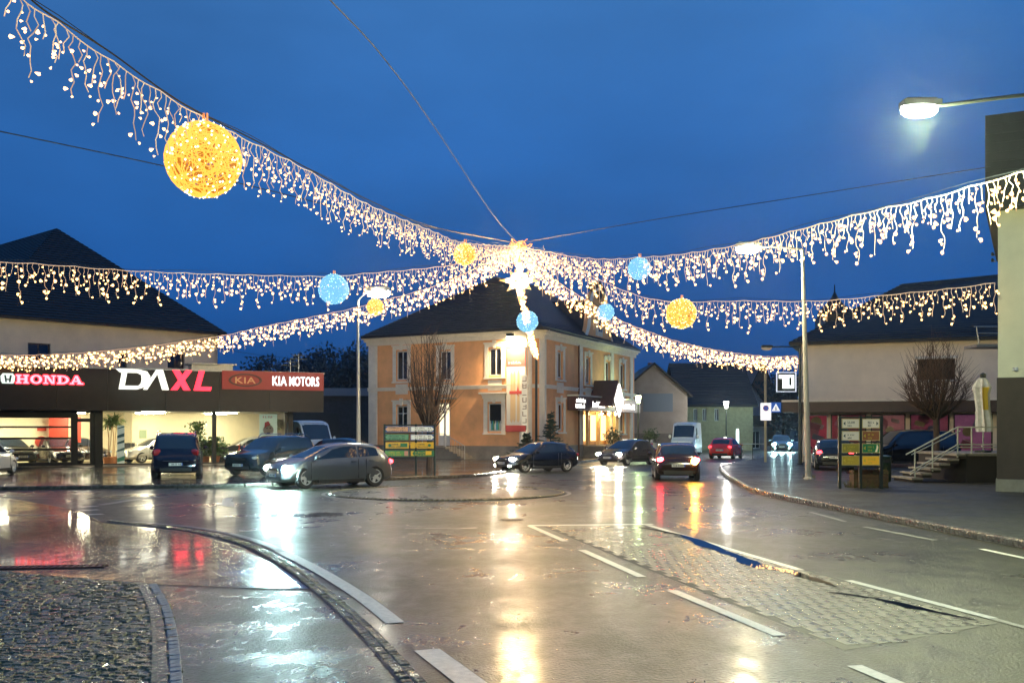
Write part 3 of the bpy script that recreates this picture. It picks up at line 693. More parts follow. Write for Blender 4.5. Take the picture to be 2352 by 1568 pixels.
for (a, b, r_) in ((1312, 1336, 2), (1352, 1380, 1), (1424, 1452, 1)):
    xa, xb = LB.s(a-18)-LB.s(1300), LB.s(b-18)-LB.s(1300); g = MB()
    if r_ == 2: glyphs(g, xa+.1, xb+.2, cz0+.52, cz0+.8, -.902, a, dens=1); glyphs(g, xa, xb-.2, cz0+.14, cz0+.42, -.902, a+1)
    else: glyphs(g, xa, xb, cz0+.24, cz0+.66, -.902, a)
    g.build('lettering', sgn, cn)
pr_ = rooted('porch_gable', 'dark red pitched hood with a white lit diamond above the entrance', 'canopy', MBm, LB.s(1362)-1.25, 0, 3.7)
pw = 1.25
mb = MB(); mb.prism([(0, 0), (pw*2, 0), (pw, 1.9)], -1.9, -.1)
# rotate so the gable faces the junction
mb.build('hood', maroon, pr_)
MB().prism([(pw, -.75), (pw+.95, .45), (pw, 1.65), (pw-.95, .45)], -2.05, -1.96).build('diamond_sign', emi('diamond_light', (1, .95, .85), 4), pr_)
MB().prism([(pw, -.9), (pw+1.08, .45), (pw, 1.82), (pw-1.08, .45)], -1.955, -1.903).build('diamond_frame', maroon, pr_)
for k, (uu, lab) in enumerate(((1340, 'round green shrub in a pale tub left of the entrance steps'), (1434, 'small green shrub in a tub right of the entrance'))):
    s_ = LB.s(uu); pt = rooted('potted_shrub', lab, 'potted plant', MBm, s_, -2.2, .1, 'shrubs flanking the entrance')
    MB().lathe([(.35, 0), (.5, .9), (.46, .9), (.42, .8)], n=14).build('tub', trim, pt, smooth=True)
    f = MB(); rn = random.Random(uu)
    for q in range(260):
        d = Vector((rn.gauss(0, 1), rn.gauss(0, 1), rn.gauss(0, .8))).normalized()*rn.uniform(.3, .75); c = Vector((0, 0, 1.45))+d; a = Vector((rn.gauss(0, 1), rn.gauss(0, 1), rn.gauss(0, 1))).normalized()*.11; b = d.cross(a).normalized()*.05
        f.quad(c-a, c-b, c+a, c+b)
    f.build('foliage', mat('dark_leaf', (.035, .06, .02), .5, var=.4), pt)
# corner conifer and shrubs
def conifer(x, y, h, lab, rad=1.2, seed=1, lean=0):
    t = thing('conifer', lab, 'tree', (x, y, .1)); MB().tube([(0, 0, 0), (lean, 0, h)], [.07, .02], 6).build('trunk', mat('bark', (.05, .035, .025), .8), t)
    rn = random.Random(seed); f = MB()
    for k in range(60):
        z = h*rn.uniform(.08, 1); a = rn.uniform(0, 6.28); L = rad*(1.05-z/h)*rn.uniform(.6, 1.2)
        p0_ = Vector((lean*z/h, 0, z)); d = Vector((math.cos(a), math.sin(a), rn.uniform(-.1, .35)))
        for j in range(14):
            q = p0_+d*L*(j+1)/14; s = Vector((-math.sin(a), math.cos(a), rn.uniform(-.6, .3)))*(.26-.012*j)*rn.choice((-1, 1)); w = Vector((0, 0, .045))
            f.poly([q-w, q+s+d*.1, q+w])
    f.build('foliage', mat('conifer_needles', (.02, .038, .018), .6, var=.4), t)
conifer(2.35, 64.0, 3.1, 'scruffy small conifer at the corner of the orange building', 1.3, 3, .1)
conifer(.9, 63.6, 1.7, 'low dark bush left of the conifer at the building corner', 1.1, 4)
# ------------------------------------------------------------------ car dealership
LD = Line(-25.85, 51.7, -11.19, 59.0)
dl = thing('car_showroom', 'low flat-roofed car showroom with a dark fascia and brightly lit glass front', 'building', (LD.O.x, LD.O.y, 0), LD.a)
MD = Matrix.Translation((LD.O.x, LD.O.y, 0)) @ Matrix.Rotation(LD.a, 4, 'Z')
bronze = mat('dark_bronze_cladding', (.020, .014, .010), .45, .3, var=.35, vscale=1.2)
cream_w = mat('cream_interior_wall', (.78, .70, .48), .7, var=.05)
FZ0, FZ1 = 3.0, 5.18; GX1 = LD.s(657)
x = -14.0; k = 0
edges = [-14, -11.2, -8.4, -5.6, -2.8, 0, 2.55, 4.98, 7.85, 10.6, 13.3, LD.L]
for a, b in zip(edges, edges[1:]): MB().box(a+.006, b-.006, -1.2, -.95, FZ0, FZ1).build('fascia_panel', bronze, dl)
MB().box(-14, LD.L, -.949, 0, FZ0+.02, FZ1-.05).build('canopy', bronze, dl)
MB().box(-14, LD.L-.02, 0, 14, FZ1-.25, FZ1-.06).build('roof', mat('roof_felt', (.03, .03, .035), .8), dl)
MB().box(-14.05, LD.L+.03, -1.24, -1.2, FZ1-.03, FZ1+.05).build('roof_edge', steel, dl)
MB().box(-14, GX1+.1, 0, 13.8, .0, .16).build('floor', mat('cream_floor_tile', (.5, .42, .28), .15, var=.1), dl)
MB().box(-14, GX1+.1, 7.0, 7.2, .16, FZ0).build('back_wall', cream_w, dl)
MB().box(GX1+.11, GX1+.4, .0, 13.8, 0, FZ1-.26).build('side_wall', bronze, dl)
MB().box(-14, GX1+.1, .05, 7, FZ0+.0, FZ0+.1).build('ceiling', mat('white_ceiling', (.75, .72, .62), .8), dl)
clm = emi('showroom_ceiling_light', (1, .90, .64), 150)
for i in range(7):
    for j in range(2): MB().box(-12.5+i*3.9, -11.3+i*3.9, 1.6+j*3, 1.9+j*3, FZ0-.06, FZ0-.01).build('ceiling_light', clm, dl)
# glazing: frames and panes
gx = [LD.s(237), LD.s(489), LD.s(655)]
fr = MB(); pane_z0 = .22
fr.box(LD.s(163), LD.s(169), .0, .2, 0, FZ0).box(LD.s(217), LD.s(236), -.05, .25, 0, FZ0).box(LD.s(488), LD.s(497), .0, .2, 0, FZ0).box(LD.s(654), LD.s(660), 0, .2, 0, FZ0)
fr.box(LD.s(236), LD.s(488), .02, .18, .02, pane_z0).box(LD.s(497), LD.s(654), .02, .18, .02, pane_z0)
fr.build('mullions', black_fr, dl)
for a, b in ((236, 488), (497, 654)): MB().box(LD.s(a), LD.s(b), .09, .11, pane_z0, FZ0).build('shop_window', shop_glass, dl)
# left bay: stacked horizontal bars
xa, xb = -14, LD.s(163)
for zz, hh_ in ((.05, .28), (.95, .10), (1.52, .10), (2.1, .10), (2.62, .38)): MB().box(xa, xb, .0, .14, zz, zz+hh_).build('bar', black_fr, dl)
MB().box(xa, xb, .08, .1, .33, 2.62).build('shop_window', shop_glass, dl)
for q in (-11, -8, -5, -2.2): MB().box(q, q+.12, -.02, .16, .05, FZ0).build('post', black_fr, dl)
# door
da, db = LD.s(169), LD.s(217)
m_ = MB(); m_.box(da, da+.2, .02, .14, .05, FZ0).box(db-.22, db, .02, .14, .05, FZ0).box(da+.2, db-.22, .02, .14, 2.42, 2.60).box(da+.2, db-.22, .02, .14, .05, .25).box(da+.2, db-.22, .02, .14, 2.9, FZ0)
dd = m_.build('door', black_fr, dl); MB().box(da+.2, db-.22, .07, .09, .25, 2.9).build('pane', shop_glass, dd); MB().tube([(db-.3, -.05, .9), (db-.3, -.05, 1.5)], .025, 6).build('handle', steel, dd)
# interior panels
redp = mat('red_display_panel', (.5, .06, .03), .5)
MB().box(LD.s(118), LD.s(165), 3.0, 3.1, .9, 2.95).build('display_panel', redp, dl, label='red display panel'); MB().box(LD.s(172), LD.s(196), 3.2, 3.3, 1.3, 2.7).build('display_panel', redp, dl, label='red display panel')
MB().box(LD.s(80), LD.s(120), 3.4, 3.5, .2, 2.9).build('display_panel', cream_w, dl, label='cream display board')
m_ = MB(); m_.box(LD.s(90), LD.s(112), 3.36, 3.39, 1.95, 2.2).box(LD.s(86), LD.s(112), 3.36, 3.39, .35, .75); m_.lathe([(.32, 0), (.32, .02)], c=(LD.s(100), 3.37, 1.35), n=16, axis='y'); m_.build('display_graphics', redp, dl)
MB().box(LD.s(330), LD.s(352), 6.9, 6.98, .16, 2.25).build('inner_door', mat('pale_door', (.7, .62, .42), .5), dl); MB().box(LD.s(356), LD.s(374), 6.93, 6.98, 1.5, 2.0).build('picture', mat('grey_green_picture', (.25, .32, .2), .6), dl)
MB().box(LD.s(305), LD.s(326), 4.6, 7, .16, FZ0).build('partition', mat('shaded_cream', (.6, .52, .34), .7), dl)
# AC unit and vents on the flat roof
for uu, lab in ((505, 'flat grey ventilation unit on the showroom roof'), ):
    s_ = LD.s(uu); t = rooted('roof_unit', lab, 'ventilation unit', MD, s_, 2.5, FZ1-.05)
    MB().box(-1.1, 1.2, 0, 1.2, .12, .6).build('housing', steel, t); MB().box(-1.3, 1.4, -.15, 1.35, .6, .68).build('cover', steel, t); MB().box(-.9, -.8, .1, .2, 0, .12).box(.8, .9, .1, .2, 0, .12).build('feet', steel, t)
for uu, h_, lab in ((702, 1.1, 'thin mast with a crossbar on the showroom roof near its right end'), (736, 1.5, 'tall antenna mast at the right end of the showroom roof')):
    s_ = LD.s(uu) if uu < 730 else LD.L-.2; t = rooted('roof_mast', lab, 'antenna', MD, s_, 3.5, FZ1-.06); MB().tube([(0, 0, 0), (0, 0, h_)], .03, 5).build('pole', steel, t)
    MB().box(-.5, .5, -.03, .03, h_-.35, h_-.3).box(-.35, .35, -.03, .03, h_-.15, h_-.1).build('crossbar', dark_pole, t)
# ---- fascia signs
def zD(u, v): return LD.z(u, v)
YF = -1.2
red_l = emi('red_letter_light', (1, .02, .045), 3.5); white_l = emi('white_letter_light', (1, 1, .86), 1.5); pink_l = emi('pink_white_letter_light', (1, .42, .52), 1.6)
s1 = rooted('lettering_sign', 'large lit lettering DAXL, two white and two red slanted letters on the fascia', 'sign', MD, LD.s(262), YF, zD(366, 897))
wx = lambda u: LD.s(u)-LD.s(262); hL = zD(366, 852)-zD(366, 897)
def letter(polys, m, holes=None):
    mb = MB()
    for p in polys: mb.prism(p, -.12, -.02)
    return mb.build('letter', m, s1)
sl = .30*hL/1.0
def S_(x, z): return (x+z*.22, z)
h = hL; 
def bar(x0, z0, x1, z1, w):  # slanted bar with horizontal ends
    return [(x0, z0), (x0+w, z0), (x1+w, z1), (x1, z1)]
dW = wx(342)-wx(270); a0 = wx(266)
letter([bar(a0+.02, 0, a0+.17, h*.82, .26), [(a0-.12, h), (a0+.10+dW*.55, h), (a0+.07+dW*.55, h*.82), (a0+.1, h*.82)], [(a0+.28, 0), (a0+dW*.58, 0), (a0+dW*.62, h*.18), (a0+.31, h*.18)],
        [(a0+dW*.58, 0), (a0+dW*.82, h*.12), (a0+dW*.97, h*.36), (a0+dW, h*.66), (a0+dW*.9, h*.9), (a0+.10+dW*.55, h), (a0+.07+dW*.55, h*.82), (a0+dW*.72, h*.72), (a0+dW*.73, h*.5), (a0+dW*.7, h*.3), (a0+dW*.62, h*.18)]], white_l)
b_ = wx(322); bW = wx(383)-b_
letter([bar(b_, 0, b_+bW*.48, h, .2), bar(b_+bW*.70, 0, b_+bW*.48, h, .34)], white_l)
c_ = wx(384); cW = wx(428)-c_
letter([bar(c_, 0, c_+cW*.78, h, .32), ], red_l); letter([bar(c_+cW*.66, 0, c_+cW*.1, h, .34)], red_l).location.y -= .012
e_ = wx(436); eW = wx(474)-e_
letter([bar(e_, 0, e_+.28, h, .28), [(e_+.28, 0), (e_+eW, 0), (e_+eW+.04, h*.19), (e_+.33, h*.19)]], red_l)
# left sign: emblem and serif letters
u0 = 34; s2 = rooted('lettering_sign', 'lit pinkish red serif lettering HONDA with a white emblem tile at the left end', 'sign', MD, LD.s(2), YF, zD(95, 883))
h2 = zD(95, 864)-zD(95, 883); L2 = LD.s(188)-LD.s(36); wl = L2/5
slabs = {'H': [(0, 0, .28, 1), (.62, 0, .9, 1), (.28, .42, .62, .58), (-.06, 0, .36, .12), (.54, 0, .98, .12), (-.06, .88, .36, 1), (.54, .88, .98, 1)],
         'N': [(.06, 0, .2, 1), (.66, 0, .8, 1), (-.06, 0, .3, .12), (-.06, .88, .2, 1), (.56, .88, .92, 1)]}
x_ = LD.s(36)-LD.s(2)
halo = emi('red_sign_halo', (1, .012, .03), 4.2)
for k, ch in enumerate('HONDA'):
    m_ = MB(); W_ = wl*.94; xo = x_+k*wl
    R_ = lambda a, b, c, d: m_.box(xo+a*W_, xo+c*W_, -.08-.002*len(m_.f)/6, -.02, b*h2, d*h2)
    if ch == 'H': [R_(*r) for r in ((.1, 0, .32, 1), (.66, 0, .88, 1), (.32, .42, .66, .58), (0, 0, .42, .14), (.56, 0, .98, .14), (0, .86, .42, 1), (.56, .86, .98, 1))]
    if ch == 'N':
        [R_(*r) for r in ((.12, 0, .24, 1), (.74, 0, .86, 1), (0, 0, .36, .14), (0, .86, .3, 1), (.62, .86, .98, 1))]
        m_.prism([(xo+.12*W_, h2), (xo+.36*W_, h2), (xo+.86*W_, 0), (xo+.64*W_, 0)], -.1, -.02)
    if ch == 'D':
        [R_(*r) for r in ((.12, 0, .34, 1), (0, 0, .4, .14), (0, .86, .4, 1))]
        pts_o = [(xo+W_*(.4+.55*math.sin(t)), h2*(.5-.5*math.cos(t))) for t in [math.pi*q/10 for q in range(11)]]; pts_i = [(xo+W_*(.4+.33*math.sin(t)), h2*(.5-.34*math.cos(t))) for t in [math.pi*q/10 for q in range(11)]]
        for a, b, c, d in zip(pts_o, pts_o[1:], pts_i[1:], pts_i): m_.prism([a, b, c, d], -.09, -.02)
    if ch == 'O':
        f_ = lambda r, q, t: (xo+W_*(.5+r*math.sin(t)), h2*(.5-q*math.cos(t)))
        for q in range(20):
            t0, t1 = 2*math.pi*q/20, 2*math.pi*(q+1)/20; m_.prism([f_(.46, .52, t0), f_(.46, .52, t1), f_(.24, .36, t1), f_(.24, .36, t0)], -.09, -.02)
    if ch == 'A':
        m_.prism([(xo+.05*W_, 0), (xo+.18*W_, 0), (xo+.52*W_, h2), (xo+.4*W_, h2)], -.09, -.02); m_.prism([(xo+.66*W_, 0), (xo+.92*W_, 0), (xo+.58*W_, h2), (xo+.4*W_, h2)], -.095, -.02)
        [R_(*r) for r in ((.25, .28, .72, .42), (-.04, 0, .3, .14), (.56, 0, 1.04, .14))]
    m_.build('letter', pink_l, s2)
    bx = MB()
    for qi, (sx_, sz_) in enumerate(((-.05, 0), (.05, 0), (0, -.045), (0, .045), (-.035, -.03), (.035, .03), (.035, -.03), (-.035, .03))):
        i0 = len(bx.v); bx.v += [(v[0]+sx_, v[1]*.2-.004-.0008*qi, v[2]+sz_) for v in m_.v]; bx.f += [tuple(i0+q for q in f) for f in m_.f]; bx.m += [0]*len(m_.f)
    bx.build('letter_glow', halo, s2)  # shifted red copies stand in for the glow round each letter
ew = LD.s(33)-LD.s(2)
bm_ = MB(); bm_.prism([(.06, -.02), (ew-.06, -.02), (ew, .1), (ew+.02, h2*.8), (ew-.08, h2+.06), (.08, h2+.06), (-.02, h2*.8), (0, .1)], -.06, -.01); bm_.build('emblem', emi('emblem_white', (.85, 1, .9), 1.1), s2)
em = MB(); em.prism([(ew*.24, h2*.92), (ew*.36, h2*.92), (ew*.42, h2*.5), (ew*.6, h2*.5), (ew*.66, h2*.92), (ew*.8, h2*.92), (ew*.7, h2*.1), (ew*.58, h2*.1), (ew*.6, h2*.34), (ew*.42, h2*.34), (ew*.44, h2*.1), (ew*.32, h2*.1)], -.07, -.061); em.build('emblem_letter', mat('emblem_dark', (.01, .03, .04), .3), s2)
# right sign: red panel
s3 = rooted('panel_sign', 'red fascia panel with a dark oval logo reading KIA and white lit words KIA MOTORS', 'sign', MD, LD.s(500), YF, zD(615, 897))
Lp = LD.s(729)-LD.s(500); hp = zD(615, 856)-zD(615, 897)
MB().box(0, Lp, -.1, 0, 0, hp).build('panel', emi('lit_red_panel', (.62, .03, .008), .34), s3)
lg = MB(); cx, cz = LD.s(552)-LD.s(500), hp*.5
for q in range(28):
    t0, t1 = 2*math.pi*q/28, 2*math.pi*(q+1)/28; f_ = lambda r, q_, t: (cx+r*math.cos(t), cz+q_*math.sin(t))
    lg.prism([f_(.9, .36, t0), f_(.9, .36, t1), f_(.78, .28, t1), f_(.78, .28, t0)], -.15, -.1)
lg.build('oval_ring', mat('dark_logo', (.05, .012, .01), .4), s3)
word('KIA', mat('faded_logo_letters', (.4, .2, .08), .4, emit=(1, .5, .2), estr=.2), s3, (cx-.55, -.15, cz-.17), .48, 1.1, .02, .006)
for wd_, ua, ub in (('KIA', 613, 645), ('MOTORS', 651, 718)):
    word(wd_, emi('white_word_light', (1, 1, 1), 2.2), s3, (LD.s(ua)-LD.s(500), -.14, hp*.5-.25), .72, LD.s(ub)-LD.s(ua), .02, .010)
# ---- showroom things
def plant(x, y, h, lab, M, seed, kind='bushy', n=240, pot=(.45, .18, .08)):
    t = rooted('potted_plant', lab, 'potted plant', M, x, y, .16, 'plants in the showroom'); rn = random.Random(seed)
    MB().lathe([(.2, 0), (.28, .38), (.24, .38), (.2, .32)], n=12).build('pot', mat('terracotta', pot, .6), t, smooth=True)
    MB().tube([(0, 0, .3), (.05, 0, h*.5), (-.04, 0, h*.8)], .025, 5).tube([(.05, 0, .3), (.12, 0, h*.4), (.2, 0, h*.75)], .02, 5).build('stem', mat('cane', (.35, .2, .08), .6), t)
    f = MB()
    for k in range(n):
        if kind == 'palm':
            a = rn.uniform(0, 6.28); p = Vector((rn.uniform(-.1, .25), 0, h*rn.uniform(.72, .85))); prev = p; el = rn.uniform(.2, 1.2)
            for j in range(4):
                q = prev+Vector((math.cos(a)*.17, math.sin(a)*.17, .17*(el-.35*j))); w = Vector((-math.sin(a), math.cos(a), 0))*.028; f.quad(prev-w, prev+w, q+w, q-w); prev = q
        else:
            d = Vector((rn.gauss(0, .24), rn.gauss(0, .22), 0)); c = Vector((d.x, d.y, h*rn.uniform(.3, 1))); a = Vector((rn.gauss(0, 1), rn.gauss(0, 1), rn.gauss(0, 1))).normalized()*.11; b = Vector((rn.gauss(0, 1), rn.gauss(0, 1), rn.gauss(0, 1))).cross(a).normalized()*.06
            f.quad(c-a, c-b, c+a, c+b)
    f.build('foliage', mat('indoor_leaf', (.09, .17, .035), .5, var=.5), t)
plant(LD.s(252), 1.0, 2.7, 'tall palm in a terracotta pot at the left end of the big showroom window', MD, 1, 'palm', 90)
plant(LD.s(270), 2.6, 2.9, 'hanging leafed tall plant behind the blue poster stand', MD, 2, 'palm', 110, (.3, .3, .3))
plant(LD.s(462), 1.2, 2.3, 'bushy tall plant left of the window mullion', MD, 3, n=420); plant(LD.s(478), 1.0, 1.3, 'low bushy plant touching the window mullion', MD, 4, n=300)
plant(LD.s(503), 1.1, 1.45, 'dark leafy plant just right of the mullion', MD, 5, n=300); plant(LD.s(518), 1.5, 1.1, 'short leafy plant beside the spare wheel', MD, 6, n=220)
plant(LD.s(641), 1.8, 2.6, 'hanging leafy plant at the right end of the showroom window', MD, 7, 'palm', 110)
def poster(u0, u1, z0, z1, y, lab, bgc, marks):
    t = rooted('poster', lab, 'poster', MD, LD.s(u0), y, z0); w, h = LD.s(u1)-LD.s(u0), z1-z0
    MB().box(0, w, 0, .04, 0, h).build('sheet', mat('poster_'+lab[:6], bgc, .5, emit=bgc, estr=.35), t)
    for k, (a, b, c, d, cc) in enumerate(marks): MB().prism([(a*w, b*h), (c*w, b*h+.05*h), (c*w, d*h), (a*w, d*h-.07*h)], -.006-.001*k, -.001).build('print', mat('print_%s_%d' % (lab[:4], k), cc, .5), t)
poster(274, 291, .2, 2.25, 1.1, 'narrow blue and white poster stand beside the palm', (.5, .6, .58), [(0, .9, 1, .99, (.02, .12, .16)), (0, .66, 1, .8, (.03, .14, .2)), (0, .5, 1, .62, (.04, .12, .14)), (0, .3, 1, .42, (.1, .22, .25)), (0, .03, 1, .2, (.05, .3, .25))])
tp = rooted('poster', 'large window poster with a smiling face and a red cap shape at the right end', 'poster', MD, LD.s(599), .35, 1.0)
w = LD.s(640)-LD.s(599); MB().box(0, w, 0, .03, 0, 1.9).build('sheet', mat('mint_poster', (.5, .62, .5), .5, emit=(.5, .62, .5), estr=.35), tp)
fc = MB(); fc.lathe([(.3, 0), (.3, .012)], c=(w*.5, -.014, 1.0), n=20, axis='y'); fo = fc.build('face_print', mat('face_print', (.52, .42, .34), .6), tp); fo.scale = (1, 1, 1.0)
MB().prism([(w*.28, 1.1), (w*.30, 1.42), (w*.5, 1.5), (w*.62, 1.3), (w*.45, 1.22)], -.02, -.0145).build('cap_print', mat('red_print', (.6, .05, .05), .6), tp)
MB().box(w*.42, w*.60, -.02, -.0145, .8, .86).box(w*.38, w*.46, -.021, -.0145, 1.08, 1.13).box(w*.56, w*.64, -.021, -.0145, 1.08, 1.13).build('features_print', mat('dark_print', (.08, .05, .05), .6), tp)
g = MB(); glyphs(g, w*.2, w*.8, 1.68, 1.8, -.001, 8); g.build('lettering', mat('red_print'), tp)
def chair(u, y, lab):
    t = rooted('office_chair', lab, 'chair', MD, LD.s(u), y, .16, 'chairs inside the showroom'); b = mat('black_plastic', (.02, .02, .02), .5)
    MB().box(-.24, .24, -.24, .24, .44, .50).build('seat', b, t); MB().box(-.24, .24, .2, .26, .55, 1.1).build('backrest', b, t)
    for a in (-.22, .2):
        for c in (-.22, .2): MB().box(a, a+.02, c, c+.02, 0, .44).build('leg', steel, t)
    MB().box(-.22, -.2, .22, .24, .5, .56).box(.2, .22, .22, .24, .5, .56).build('back_support', steel, t)
chair(309, 4.2, 'black chair farther left at the back of the showroom'); chair(322, 4.4, 'black chair behind the black one, next to the partition edge')
# ------------------------------------------------------------------ large house behind the showroom
hc = Vector((-20.7, 72.0)); hl = Vector((-.665, -.747)); hb = Vector((-.747, .665))
q1 = hc; q0 = hc+hl*15.6; q2 = hc+hb*26; q3 = q0+hb*26; HE = 8.8
LH = Line(q0.x, q0.y, q1.x, q1.y)
hs = thing('large_house', 'broad cream rendered house with a big dark hipped roof behind the showroom', 'house', (q0.x, q0.y, 0))
beige = mat('cream_render', (.82, .68, .50), .8, var=.12, vscale=.7, bump=.2, bscale=10)
FH = Fac(hs, LH); hw = [rect(LH, 64, 116, 788, 826), rect(LH, 385, 424, 812, 846), rect(LH, 272, 292, 812, 846)]
mb = MB(); wall(mb, LH.L, HE, hw, .35); FH.build(mb, 'wall', beige)
for w in hw: FH.put(window(hs, *w, mat('brown_frame', (.06, .03, .02), .5), dark_glass, bars=1, cross=False))
wbox(hs, q1, q2, 0, HE, .3, beige); wbox(hs, q2, q3, 0, HE, .3, beige); wbox(hs, q3, q0, 0, HE, .3, beige)
L2_ = lambda p: (p.x-q0.x, p.y-q0.y)
apx = hc+(hl+hb)*7.82; apx2 = hc+hb*(26-7.82)+hl*7.82
hip_roof(hs, [L2_(q1), L2_(q2), L2_(q3), L2_(q0)], HE+.1, [(apx.x-q0.x, apx.y-q0.y, 15.9), (apx2.x-q0.x, apx2.y-q0.y, 15.9)], roof_dark, over=.5)
# ------------------------------------------------------------------ shed and wall in the gap
sh = thing('flat_shed', 'dark flat-roofed shed in the gap between the showroom and the orange building', 'shed', (-16.0, 86, 0))
MB().box(-4.5, 6.5, 0, 8, 0, 4.9).build('wall', mat('dark_shed_wall', (.05, .05, .06), .8, var=.3), sh); MB().box(-4.7, 6.7, -.3, 8.2, 4.9, 5.15).build('roof', roof_dark, sh); MB().box(-4.7, 6.7, -.36, -.3, 4.85, 5.5).build('fascia', mat('bluegrey_sheet', (.2, .24, .3), .5), sh)
MB().box(-3.5, 1.5, -.05, 0, .1, 3.4).build('garage_door', mat('dark_door', (.035, .035, .04), .6), sh)
for k in range(7): MB().box(-3.45, 1.45, -.07, -.051, .15+k*.47, .15+k*.47+.40).build('door_panel', mat('dark_door'), sh)
# ------------------------------------------------------------------ street houses on the right of the orange building
grey_r = mat('grey_beige_render', (.30, .26, .22), .85, var=.2, vscale=.6, bump=.2)
def gabled(name, lab, x0, x1, Y, D, ze, za, wallm, wins, ridge='y', mroof=roof_dark, over=.4, doors=()):
    t = thing(name, lab, 'house', (x0, Y, 0)); L = x1-x0
    holes = [tuple(w) for w in wins]
    mb = MB(); wall(mb, L, ze, holes, .3); mb.box(0, .3, .301, D, 0, ze).box(L-.3, L, .301, D, 0, ze).box(.3, L-.3, D-.3, D, 0, ze)
    if ridge == 'y': mb.prism([(0, ze), (L, ze), (L/2, za)], 0, .3); mb.prism([(0, ze), (L, ze), (L/2, za)], D-.3, D)
    mb.build('wall', wallm, t)
    for w in wins: window(t, *w, white_fr, dark_glass, bars=1, cross=False)
    mb = MB(); k = (za-ze)/(L/2) if ridge == 'y' else (za-ze)/(D/2)
    if ridge == 'y':
        for s in (-1, 1):
            a = L/2+s*(L/2+over); za2 = ze-over*k
            mb.prism([(L/2, za+.02), (a, za2), (a, za2+.18), (L/2, za+.22)], -over, D+over)
    else:
        mb.prism([(-over, ze-over*k), (D/2, za), (D/2, za+.2), (-over, ze-over*k+.2)], -over, L+over, axis='x'); mb.prism([(D/2, za), (D+over, ze-over*k), (D+over, ze-over*k+.2), (D/2, za+.2)], -over, L+over, axis='x')
        mb.prism([(0, ze), (D, ze), (D/2, za)], 0, .3, axis='x', m=0); mb.prism([(0, ze), (D, ze), (D/2, za)], L-.3, L, axis='x', m=0)
    rf = mb.build('roof', mroof, t)
    # tile courses on the slope towards the viewer
    tm = MB(); n = 16
    if ridge != 'y':
        for q in range(n):
            a = -over+(D/2+over)*q/n; b = a+(D/2+over)/n*.9; tm.quad((-over, a, ze+a*k+.26), (L+over, a, ze+a*k+.26), (L+over, b, ze+b*k+.215), (-over, b, ze+b*k+.215)); tm.quad((-over, a, ze+a*k+.2), (L+over, a, ze+a*k+.2), (L+over, a, ze+a*k+.26), (-over, a, ze+a*k+.26))
        tm.build('roof_tiles', mroof, t, kind='stuff')
    return t
def xz(u, v, Y): p = P(u, v, Y); return p.x, p.z
Y = 90; xa = xz(1425, 0, Y)[0]; xb = xz(1579, 0, Y)[0]
t = gabled('gabled_house', 'grey-beige gable-ended house beyond the orange building with a faded wall panel', xa, xb, Y, 10, xz(0, 903, Y)[1], xz(0, 838, Y)[1], grey_r, [], 'y')
MB().box(2.0, 4.6, -.03, 0, 3.6, 5.2).build('wall_panel', mat('bluegrey_panel', (.16, .2, .24), .7), t); MB().box(0, xb-xa, -.06, -.001, 0, 1.7).build('plinth', mat('dark_render', (.16, .14, .12), .8, var=.2), t)
MB().box(3.0, 3.5, 4, 4.6, xz(0, 860, Y)[1], xz(0, 826, Y)[1]).build('chimney', mat('chimney_brick', (.09, .05, .04), .8), t)
Y = 97; xa = xz(1583, 0, Y)[0]; xb = xz(1700, 0, 104)[0]
t = gabled('long_house', 'yellowish house with small upright windows and a tall dark roof along the side street', xa, xb+.6, Y+4, 12, xz(0, 928, Y+4)[1], xz(0, 838, Y+10)[1], mat('yellowish_render', (.34, .30, .17), .85, var=.2), [(1.1, 1.5, 2.9, 4.1), (2.0, 2.4, 2.9, 4.1), (3.2, 3.6, 2.9, 4.1)], 'x')
t = gabled('pale_house', 'pale blue-grey gabled house at the far end of the side street', xz(1690, 0, 118)[0], xz(1762, 0, 118)[0], 118, 10, xz(0, 935, 118)[1], xz(0, 884, 118)[1], mat('bluegrey_render', (.22, .25, .28), .85, var=.15), [(.7, 1.2, 1.2, 2.3), (2.4, 2.9, 1.2, 2.3)], 'y')
t = gabled('low_white_house', 'low pale building with a dark doorway in front of the farther houses', xz(1697, 0, 104)[0]+.5, xz(1762, 0, 104)[0], 105, 5, 2.5, 3.3, mat('pale_render', (.26, .27, .28), .85, var=.2), [(1.0, 1.9, .1, 1.9)], 'x')
t = gabled('brown_house', 'tall narrow brownish house behind the pale gabled house', xz(1718, 0, 128)[0], xz(1782, 0, 128)[0], 128, 9, xz(0, 900, 128)[1], xz(0, 836, 128)[1], mat('brown_render', (.14, .10, .075), .85, var=.2), [(1.2, 1.7, 3.2, 4.4)], 'y')
# ------------------------------------------------------------------ right building (shops)
LR = Line(16.94, 60.0, 26.9, 56.2); RE = 7.05
rbld = thing('shop_building', 'cream two-storey building with a dark roof and pink shop windows under a canopy', 'building', (LR.O.x, LR.O.y, 0)); FR = Fac(rbld, LR)
cream2 = mat('cream_render_lilac', (.78, .68, .54), .8, var=.1, vscale=.6, bump=.2, bscale=10)
rw = [rect(LR, 2108, 2194, 824, 872)]; Lr = LR.L+5
shopz = (.55, 2.9); sw = [(LR.s(1842), LR.s(1902)), (LR.s(1908), LR.s(1990)), (LR.s(2000), LR.s(2080)), (LR.s(2090), LR.s(2180)), (LR.s(2190), LR.s(2280))]
mb = MB(); wall(mb, Lr, RE, rw+[(max(.1, a), b, *shopz) for a, b in sw], .35); FR.build(mb, 'wall', cream2)
FR.put(window(rbld, *rw[0], mat('brown_frame'), mat('brown_dark_glass', (.02, .011, .009), .6, spec=.2), bars=2, cross=False))
